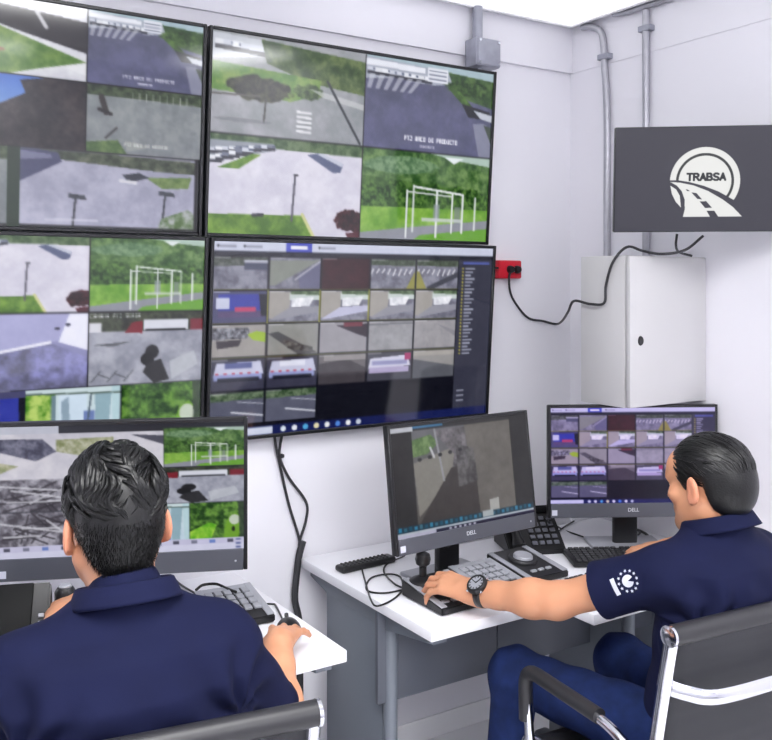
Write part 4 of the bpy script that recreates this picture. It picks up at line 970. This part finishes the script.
def locks(b, base, H, hs, starts, flow, steps, step, r0, seed, wave=.5, lift=.004, flat=.6):
    rng = random.Random(seed); P, R = H
    for d in starts:
        d = nrm(d); pts = []; rad = []; ph = rng.random()*6.28; wv = wave*(.6+.8*rng.random()); ln = steps+rng.randint(-2, 2); of = lift*(.2+rng.random()); rr = r0*(.7+.6*rng.random())
        for i in range(ln):
            t = i/(ln-1); p = scalp(d, base, of*math.sin(math.pi*min(1, t*1.1+.1))+.001*(1-t)-.003*t*t); pts.append(P+R@(p*hs)); rad.append(rr*hs*(math.sin(math.pi*(.12+.80*t))**.7))
            fl = nrm(flow(d)); fl = nrm(fl-d*(fl@d)); sd = np.cross(d, fl); d = nrm(d+(fl+sd*wv*math.sin(ph*.12+7.5*d[2]-5*d[1]+4*d[0]+1.5*math.sin(6*d[0])))*step)
        b.tube(pts, rad, 6, sq=flat, up=tuple(R@d))
def collar(name, Hc, rx, ry, tilt, parent, gap=.22, m=None, drop=.030, flare=.020):
    prof = [(-.001, -.020), (.001, .016), (.005, .0195), (.010, .017), (flare*.9, -drop+.006), (flare, -drop), (flare-.0035, -drop-.001), (.0065, .010), (.0035, -.020)]
    V, Fq = [], []; n = 56; m_ = len(prof); R = np.array(Rx(tilt).to_3x3()); Hc = np.asarray(Hc, float)
    for i in range(n+1):
        a = math.pi/2+gap+(2*math.pi-2*gap)*i/n; e = max(0, 1-min(i, n-i)/6)
        for (o, z) in prof: V.append(Hc+R@np.array([(rx+o*1.0)*math.cos(a), (ry+o*1.0+e*.004)*math.sin(a), z-e*.004]))
    for i in range(n):
        for j in range(m_): a = i*m_+j; b_ = i*m_+(j+1) % m_; Fq.append((a, b_, b_+m_, a+m_))
    Fq.append(tuple(range(m_))); Fq.append(tuple(reversed(range(n*m_, n*m_+m_))))
    return mesh_obj(name, V, Fq, m or M_POLO, parent)
SKIN1, SKIN2 = (205, 147, 114), (205, 152, 124)
def skin_colors(V, H, hs, base, stubble, fade, fingers=None):
    P, R = H; q = ((V-P)@R)/hs; C = np.tile(lin(base), (len(V), 1))
    def blend(w, c): 
        nonlocal C
        w = np.clip(w, 0, 1)[:, None]; C = C*(1-w)+lin(c)*w
    head = np.linalg.norm(q-np.array([0, 0, -.02]), axis=1) < .16
    ear = head & (np.abs(q[:, 0]) > .078) & (np.abs(q[:, 1]) < .04); blend(ear*.35, (214, 128, 108))
    lips = head & (q[:, 1] > .088) & (np.abs(q[:, 0]) < .026) & (q[:, 2] < -.05) & (q[:, 2] > -.076); blend(lips*.5, (176, 96, 90))
    if stubble:
        j = np.clip((-.052-q[:, 2])/.02, 0, 1)*np.clip((q[:, 1]-.02)/.03, 0, 1)*head; blend(j*.25, (90, 70, 66))
        g = np.exp(-(((q[:, 0])/.03)**2+((q[:, 1]-.085)/.035)**2+((q[:, 2]+.098)/.022)**2)); blend(g*1.2*head, (40, 32, 32))
    if fade:
        hz = np.interp(np.abs(q[:, 0]), [0, .026, .04, .056, .075, .1], [-.104, -.100, -.082, -.054, -.02, -.01]); back = np.clip((-.012-q[:, 1])/.02, 0, 1)
        w = np.clip((q[:, 2]-hz)/.05+.1, 0, 1)*back*head*(q[:, 2] > hz-.01)*(np.abs(q[:, 0]) < .0765); blend(w*.96, (26, 23, 24))
    return C
def person(label, loc, rz, head_pos, head_yaw, head_pitch, hs, torso, sho, Wl, Wr, hl, hr, poles, skin, lean=0, bbox=None, sleeve=.62, legs=None, stubble=False, fade=False, fold=None, al=(.305, .265)):
    t = thing('person', label, 'person', loc, rz)
    H = head_frame(head_pos, head_yaw, head_pitch); hx = .0046
    f = Field(bbox[0], bbox[1], hx)
    q = make_head(f, H, hs, 1.04)
    nb = np.array([0, torso[-1][2]-.012, torso[-1][0]-.02]); f.cap(q(0, -.028, -.035), nb, .053*hs, .060*hs, .03); f.cap(q(0, .0, -.07), nb+np.array([0, .03, 0]), .046*hs, .055, .03)
    f.loft([(z, 0, cy, rx-.016, ry-.016) for (z, x_, cy, rx, ry) in torso[:-1]], .03)
    arms = []
    for sd, S, W, hd, pole in ((-1, sho[0], Wl, hl, poles[0]), (1, sho[1], Wr, hr, poles[1])):
        S = np.asarray(S, float); W = np.asarray(W, float); E = ik(S, W, al[0], al[1], pole); arms.append((S, E, W))
        f.cap(S, E, .050, .041, .03); forearm(f, E, W, hd['up']); hand(f, W, hd['fd'], hd['up'], sd, hd['curl'], hd.get('spread', 1), hd.get('thumb', (.5, .25)), hd.get('sc', 1))
        f.cap(nb-np.array([0, 0, .03]), S, .030, .04, .03)
    V, Fq = f.mesh(); V = relax(V, Fq, 1, .35); body = mesh_obj('body', V, Fq, M_SKIN, t); setcol(body, skin_colors(V, H, hs, skin, stubble, fade))
    # polo shirt
    f2 = Field(bbox[0], bbox[1], .0055)
    f2.loft(torso, .02)
    for S, E, W in arms:
        s0 = S+np.array([-S[0]*.18, 0, .0]); f2.ell(S+np.array([-S[0]*.04, 0, -.006]), (.068, .068, .062), .035); e = S+(E-S)*sleeve; f2.cap(S, e, .064, .0685, .03, flat=True); f2.cap(S+(E-S)*(sleeve-.07), e, .0665, .0695, .004, flat=True)
        f2.cap((S[0]*.28, torso[-1][2]-.012, torso[-1][0]-.040), S+np.array([-S[0]*.1, 0, .008]), .046, .044, .045)
    for fo in fold or []: f2.cap(*fo)
    f2.cap((0, torso[-1][2]-.02, torso[-1][0]-.035), (0, torso[-1][2]-.01, torso[-1][0]+.0), .070, .066, .02)
    f2.cap((0, torso[-1][2]+.035, torso[-1][0]-.01), (0, torso[-1][2]+.045, torso[-1][0]+.10), .040*hs, .045*hs, .006, 's')
    V2, F2 = f2.mesh()
    # gentle cloth undulation, larger towards the waist
    N = np.sin(V2[:, 2]*46+3*np.sin(V2[:, 0]*13)+2*np.sin(V2[:, 1]*17))*np.sin(V2[:, 0]*21+V2[:, 2]*9+1.3)
    cen = np.stack([V2[:, 0]*.75, np.full(len(V2), 0.0), V2[:, 2]], 1); dr = V2-cen; dr /= np.linalg.norm(dr, axis=1)[:, None]+1e-6
    for S, E, W in arms:
        ap = np.array([S[0]*1.02, -.05, S[2]-.10]); dv = V2-ap; r_ = np.hypot(dv[:, 0], dv[:, 2])+.3*np.abs(dv[:, 1]); an_ = np.arctan2(dv[:, 2], -dv[:, 0]*np.sign(S[0])); N = N+5.5*np.sin(an_*7+1.2*np.sin(r_*30))*np.exp(-(r_/.13)**2)*np.clip(r_/.03, 0, 1)*(V2[:, 1] < .06)
    V2 = relax(V2+dr*(N*.0022)[:, None], F2, 2, .5); shirt = mesh_obj('polo_shirt', V2, F2, M_POLO, t)
    # sleeve hems
    for S, E, W in arms:
        u = nrm(E-S); e = S+(E-S)*sleeve; B().tube([e-u*.016, e-u*.002, e+u*.0005], [.0702, .0705, .066], 28, cap=False).build('sleeve_hem', M_POLO, shirt)
    if legs is not None:
        f3 = Field((-.33, -.25, .02), (.33, .75, .72), .008)
        f3.ell((0, .07, .545), (.168, .12, .088), .03)
        for L in legs:
            hip, kn, an = [np.asarray(v, float) for v in L]
            f3.cap(hip, kn, .088, .070, .04); f3.ell(kn, (.068, .072, .066), .03); f3.cap(kn, an, .066, .052, .03); f3.cap(hip+(kn-hip)*.1+np.array([0, 0, .05]), hip+(kn-hip)*.35+np.array([.02, 0, .058]), .014, .01, .03)
        V3, F3 = f3.mesh(); N = np.sin(V3[:, 1]*52+4*np.sin(V3[:, 0]*19+V3[:, 2]*11)); V3 = relax(V3, F3, 2, .5); V3[:, 2] += N*.0022; mesh_obj('jeans', V3, F3, M_JEAN, t)
        for L in legs:
            an = np.asarray(L[2], float); f4 = Field(an+np.array([-.1, -.14, -.13]), an+np.array([.1, .25, .06]), .007); z0 = -an[2]
            f4.cap(an+np.array([0, -.03, z0+.045]), an+np.array([0, .13, z0+.038]), .040, .036, .03); f4.cap(an+np.array([0, -.02, z0+.06]), an+np.array([0, 0, z0+.10]), .040, .038, .03)
            sl, x, y, z = f4.sub(f4.lo, f4.lo+f4.h*f4.n); f4.mix(sl, np.broadcast_to(z-.004, f4.v.shape)*1.0, .004, 's2') if False else None
            V4, F4 = f4.mesh(); V4[:, 2] = np.maximum(V4[:, 2], .002); mesh_obj('shoe', V4, F4, M_SHOE, t)
    return t, H, q, arms, shirt, (V2, F2)
def to_local(p, loc, rz):
    d = np.asarray(p, float)-np.asarray(loc, float); c, s_ = math.cos(-rz), math.sin(-rz); return np.array([c*d[0]-s_*d[1], s_*d[0]+c*d[1], d[2]])
def hair_volume(name, H, hs, ells, hairline, parent, side_cut=None):
    P, R = H; f = Field(P-.2, P+.2, .0036); q = lambda c: P+R@(np.array(c)*hs)
    for c, r, k in ells: f.ell(q(c), np.array(r)*hs, k, 'u', R)
    sl, x, y, z = f.sub(f.lo, f.lo+f.h*f.n); X = np.stack(np.broadcast_arrays(x, y, z), -1).astype(np.float32)-P.astype(np.float32); Q = (X@R.astype(np.float32))/hs
    cut = (hairline(Q[..., 0], Q[..., 1])-Q[..., 2])*hs*.75; f.mix(sl, cut, .012, 'i'); V, Fq = f.mesh()
    return relax(V, Fq, 2, .5), Fq
def eyes(H, hs, parent, brow=True):
    P, R = H; q = lambda c: Vector(P+R@(np.array(c)*hs))
    for s_ in (-1, 1):
        b = B(); b.lathe([(0, -.0115*hs), (.008*hs, -.008*hs), (.0115*hs, 0), (.008*hs, .008*hs), (0, .0115*hs)], 14, Tr(*q((s_*.031, .0775, .001)))); e = b.build('eye', mat('eye_white', (225, 220, 216), .25), parent)
        B().lathe([(.0055*hs, 0), (.004*hs, .0015), (0, .002)], 12, Tr(*q((s_*.031, .0883, .001))) @ Matrix(R.tolist()).to_4x4() @ Rx(-math.pi/2)).build('iris', mat('iris', (40, 26, 20), .2), e)
        if brow: B().tube([q((s_*.014, .096, .022)), q((s_*.032, .093, .028)), q((s_*.05, .078, .022))], [.003*hs, .004*hs, .0018*hs], 8).build('eyebrow', M_HAIR, parent)

# left man, seen from behind
L_LOC, L_RZ = (.476, 1.60, 0), math.radians(-3)
office_chair((.525, 1.69, 0), math.radians(-9), 'black swivel chair of the left man, only its top roll showing')
torso = [(.46, 0, .085, .178, .125), (.58, 0, .065, .176, .122), (.72, 0, .03, .190, .124), (.86, 0, .0, .214, .128), (.95, 0, -.005, .222, .124), (1.01, 0, .005, .200, .106), (1.045, 0, .018, .155, .086), (1.072, 0, .03, .100, .070), (1.095, 0, .042, .070, .064)]
wr = to_local(np.array(at_h(279, 643, .815)), L_LOC, L_RZ); wl = to_local(LJ+Vector((-.03, -.10, .165)), L_LOC, L_RZ)
fdr = nrm(to_local(at_h(297, 607, .80), L_LOC, L_RZ)-wr)
folds = []
pl, LH, lq, larms, lshirt, _ = person('seated man seen from behind with wavy black hair and navy polo shirt', L_LOC, L_RZ, (-.004, .095, 1.197), 0, math.radians(-4), 1.03, torso,
    ((-.190, .02, .990), (.172, .02, .982)), wl, wr, dict(fd=(.12, .9, .05), up=(-.35, -.1, .9), curl=(.75, .85, .9, .95), thumb=(.9, .3), spread=.6), dict(fd=fdr, up=(-.1, -.1, .95), curl=(.20, .22, .24, .26), spread=1.35, thumb=(.1, .25), sc=1.04),
    ((-.6, -.2, -.8), (.25, -.35, -1)), SKIN1, bbox=((-.52, -.20, .44), (.66, .78, 1.36)), sleeve=.78, legs=[((-.1, .09, .545), (-.13, .44, .555), (-.13, .42, .12)), ((.1, .09, .545), (.13, .44, .555), (.13, .42, .12))], fade=True, fold=folds)
collar('collar', (0, .034, 1.094), .078, .076, math.radians(-16), pl, drop=.017, flare=.024)
hb = (np.array([0, -.002, .060]), np.array([.0815, .104, .0905]))
hl_ = lambda X, Y: np.where(Y > .02, np.interp(Y, [.02, .045, .085, .12], [-.0, .03, .062, .075]), np.maximum(np.interp(Y, [-.12, -.06, -.045, -.03, 0, .02], [-.088, -.088, -.06, .018, .024, -.0]), np.interp(np.abs(X), [0, .022, .036, .052, .066, .08], [-.092, -.088, -.072, -.046, -.018, 0])))
V, Fq = hair_volume('hair', LH, 1.03, [((0, -.006, .050), (.0805, .105, .083), .02), ((0, .008, .076), (.076, .097, .074), .03), ((0, -.03, .01), (.0770, .086, .07), .02), ((0, -.036, -.045), (.062, .062, .06), .03)], hl_, pl)
hair = mesh_obj('hair', V, Fq, M_HAIR, pl)
rng = random.Random(3); st = []
while len(st) < 760:
    d = nrm([rng.gauss(0, 1), rng.gauss(-.25, 1), rng.gauss(.45, .8)])
    p = scalp(d, hb)
    if d[2] > -.5 and p[2] > float(hl_(np.array(p[0]), np.array(p[1])))+.022 and not (d[1] > .75): st.append(d)
crown = nrm([.12, -.30, .95])
def flowL(d):
    return np.array([.28-.5*d[0]*0, -1.0, -.35]) if d[2] > .35 else np.array([-.15*d[0], -.5, -1.0])
b = B(); locks(b, hb, LH, 1.03, st, flowL, 13, .07, .0044, 5, wave=1.25, lift=.009)
b.build('hair_locks', M_HAIR, hair)
eyes(LH, 1.03, pl)
# clipped hair on the nape: short stubs growing downwards from the hair surface
P_, R_ = LH; Q_ = ((V-P_)@R_)/1.03; cand = np.where((Q_[:, 2] < .03) & (Q_[:, 1] < -.02))[0]; rs = np.random.RandomState(4); VV, FF = [], []
for i in rs.choice(cand, min(2600, len(cand)), replace=False):
    n_ = nrm([Q_[i, 0], Q_[i, 1]+.02, 0]); dn = np.array([rs.randn()*.25, rs.randn()*.15, -1.0]); a_ = V[i]-R_@n_*.0005; e_ = a_+R_@(nrm(dn)*(.007+.005*rs.rand())+n_*.0018); sd_ = R_@nrm(np.cross(n_, [0, 0, 1]))*.0007; k_ = len(VV)
    VV += [a_-sd_, a_+sd_, a_+R_@n_*.0012, e_]; FF += [(k_, k_+1, k_+3), (k_+1, k_+2, k_+3), (k_+2, k_, k_+3)]
mesh_obj('clipped_hair', VV, FF, M_HAIR, hair, smooth=False, kind='stuff')

# right man, in a three-quarter view from behind
R_LOC, R_RZ = (1.878, 1.392, 0), math.radians(2)
office_chair((1.822, 1.525, 0), math.radians(-5), 'black swivel chair with chrome frame under the slick haired man')
torso = [(.46, 0, .105, .168, .120), (.58, 0, .085, .166, .116), (.72, 0, .045, .176, .116), (.84, 0, .020, .193, .120), (.925, 0, .01, .200, .116), (.985, 0, .01, .185, .104), (1.02, 0, .02, .140, .084), (1.045, 0, .03, .098, .072), (1.07, 0, .04, .070, .064)]
wl = to_local(at_z(474, 593, 2.44), R_LOC, R_RZ); tipl = to_local(at_h(425, 577, .83), R_LOC, R_RZ)
wr = to_local(at_h(676, 547, .815), R_LOC, R_RZ); tipr = to_local(at_h(626, 544, .80), R_LOC, R_RZ)
folds = []
pr_, RH, rq, rarms, rshirt, (SV, SF) = person('seated man in three-quarter rear view with slicked hair, navy polo and wristwatch', R_LOC, R_RZ, (-.006, .055, 1.157), math.radians(3), math.radians(-5), 1.0, torso,
    ((-.172, .06, .965), (.18, .04, .955)), wl, wr, dict(fd=nrm(tipl-wl)+np.array([0, 0, .06]), up=(-.25, -.25, .93), curl=(.55, .6, .6, .6), spread=.8, thumb=(.6, .35), sc=1.1), dict(fd=nrm(tipr-wr), up=(0, .15, .98), curl=(.35, .35, .38, .4), thumb=(.3, .2)),
    ((-.35, -.2, -.95), (.9, -.3, -.6)), SKIN1, bbox=((-.62, -.20, .44), (.56, .86, 1.32)), sleeve=.58, legs=[((-.1, .10, .545), (-.205, .535, .565), (-.235, .57, .12)), ((.1, .10, .545), (.13, .45, .555), (.13, .42, .12))], stubble=True, fold=folds, al=(.29, .255))
collar('collar', (0, .030, 1.069), .077, .075, math.radians(-18), pr_, drop=.017, flare=.024)
hb = (np.array([0, -.016, .044]), np.array([.0815, .1045, .0875]))
hr_ = lambda X, Y: np.where(Y > .03, np.interp(Y, [.03, .05, .075, .10], [-.018, .034, .070, .09]), np.interp(Y, [-.12, -.07, -.048, -.034, .008, .02, .03], [-.072, -.072, -.05, .020, .024, -.02, -.018]))
V, Fq = hair_volume('hair', RH, 1.0, [((0, -.016, .042), (.0800, .1025, .0865), .02), ((0, -.042, -.002), (.0745, .0815, .078), .03)], hr_, pr_)
hair = mesh_obj('hair', V, Fq, M_HAIR, pr_)
st = []; rng = random.Random(9)
while len(st) < 620:
    d = nrm([rng.gauss(0, .9), rng.gauss(0, 1), rng.gauss(.25, .8)]); p = scalp(d, hb)
    if d[2] > -.55 and p[2] > float(hr_(np.array(p[0]), np.array(p[1])))+.012: st.append(d)
b = B(); locks(b, hb, RH, 1.0, st, lambda d: np.array([0, -1.0, -.10]) if d[2] > .25 else np.array([0, -.9, -.55]), 13, .055, .0026, 8, wave=.12, lift=.0012, flat=.45)
b.build('hair_locks', M_HAIR, hair)
eyes(RH, 1.0, pr_)
# wristwatch on the left wrist
S, E, W = rarms[0]; ax = nrm(W-E); wc = W-ax*.030; upv = np.array([-.45, -.45, .78]); upv = nrm(upv-ax*(upv@ax)); sd = np.cross(ax, upv)
Mw = Matrix([[sd[i], ax[i], upv[i], wc[i]] for i in range(3)]+[[0, 0, 0, 1]])
b = B(); b.tube([(math.cos(a)*.0315, 0, math.sin(a)*.0305) for a in [2*math.pi*k/36 for k in range(36)]], .0105, 10, closed=True, sq=.25, up=None)
ws = B(); n = 40
Vw, Fw = [], []
for k in range(n):
    a = 2*math.pi*k/n; c_, s_ = math.cos(a), math.sin(a)
    for (o, yy) in ((0, -.011), (.0035, -.0105), (.0035, .0105), (0, .011)): Vw.append(Mw @ Vector((c_*(.0335+o), yy, s_*(.0330+o))))
for k in range(n):
    for j in range(4): Fw.append((k*4+j, k*4+(j+1) % 4, ((k+1) % n)*4+(j+1) % 4, ((k+1) % n)*4+j))
b.bm.free(); ws.bm.free()
watch = mesh_obj('wristwatch', Vw, Fw, M_BLACK, pr_)
Mc = Mw @ Tr(0, 0, .0335) @ Matrix.Scale(1.25, 4)
B().lathe([(.0, -.002), (.021, -.002), (.0235, .002), (.0235, .007), (.021, .0105), (.0175, .0115), (.0172, .0095)], 26, Mc).build('watch_case', M_BLACK, watch)
B().lathe([(0, .0098), (.0174, .0098), (.0174, .0090)], 26, Mc).build('watch_dial', mat('watch_dial', (150, 152, 160), .3), watch)
b = B()
for a, L in ((.5, .011), (2.2, .014)): b.box((0, 0, 0), (.002, L, .001), M=Mc @ Tr(math.sin(a)*L/2, math.cos(a)*L/2, .0105) @ Rz(-a))
for k in range(12): b.box((0, 0, 0), (.0018, .004, .001), M=Mc @ Rz(k*math.pi/6) @ Tr(0, .0145, .0105))
b.build('watch_hands', M_BLACK, watch, kind='stuff')
for k in range(4): B().lathe([(0, .003), (.0025, .003), (.0028, 0)], 8, Mc @ Rz(math.pi/4+k*math.pi/2) @ Tr(.0235, 0, .004) @ Ry(math.pi/2)).build('watch_pusher', M_CHROME, watch)

# emblem on the left sleeve: a disc in a ring of stars and a white name bar, laid on the cloth
bvh = BVHTree.FromPolygons([Vector(v) for v in SV], SF.tolist())
o_ = Vector(to_local(CAMP, R_LOC, R_RZ))
def decal(shapes, px, py, upx, upy, name, m, lift=.0012):
    d0 = (Vector(to_local(at_z(px, py, 1), R_LOC, R_RZ))-o_).normalized(); d1 = (Vector(to_local(at_z(upx, upy, 1), R_LOC, R_RZ))-o_).normalized()
    hit, nn, _, dist = bvh.ray_cast(o_, d0)
    if hit is None: return None
    hit2 = o_+d1*dist; nn = nn if nn.dot(d0) < 0 else -nn
    up = (hit2-hit); up = (up-nn*up.dot(nn)).normalized(); rt = up.cross(nn); V, Fq = [], []
    for poly in shapes:
        i0 = len(V)
        for (x, y) in poly:
            p = hit+rt*x+up*y; h, n2, _, _ = bvh.ray_cast(p+nn*.05, -nn); h = h if h is not None else p; V.append(h+nn*lift)
        Fq.append(tuple(range(i0, i0+len(poly))))
    return mesh_obj(name, V, Fq, m, rshirt, smooth=False)
ring = []
for k in range(12):
    a = 2*math.pi*k/12; cx_, cy_ = math.cos(a)*.0235, math.sin(a)*.0235
    ring.append([(cx_+math.cos(a+j*math.pi/5+.3)*(.0042 if j % 2 == 0 else .0021), cy_+math.sin(a+j*math.pi/5+.3)*(.0042 if j % 2 == 0 else .0021)) for j in range(10)])
disc = [[(0, 0)]+[(math.cos(a)*.0145, math.sin(a)*.0145) for a in (k*math.pi/8, (k+1)*math.pi/8)] for k in range(16) if k not in (0, 15)]
decal(disc, 628, 581, 622, 566, 'emblem', M_WHITE); decal(ring, 628, 581, 622, 566, 'emblem_stars', M_WHITE)
bar = [[(-.0055+i*.011/2, -.020+j*.01), (-.0055+(i+1)*.011/2, -.020+j*.01), (-.0055+(i+1)*.011/2, -.01+j*.01), (-.0055+i*.011/2, -.01+j*.01)] for i in range(2) for j in range(4)]
decal(bar, 615, 587, 610, 577, 'name_bar', M_WHITE)
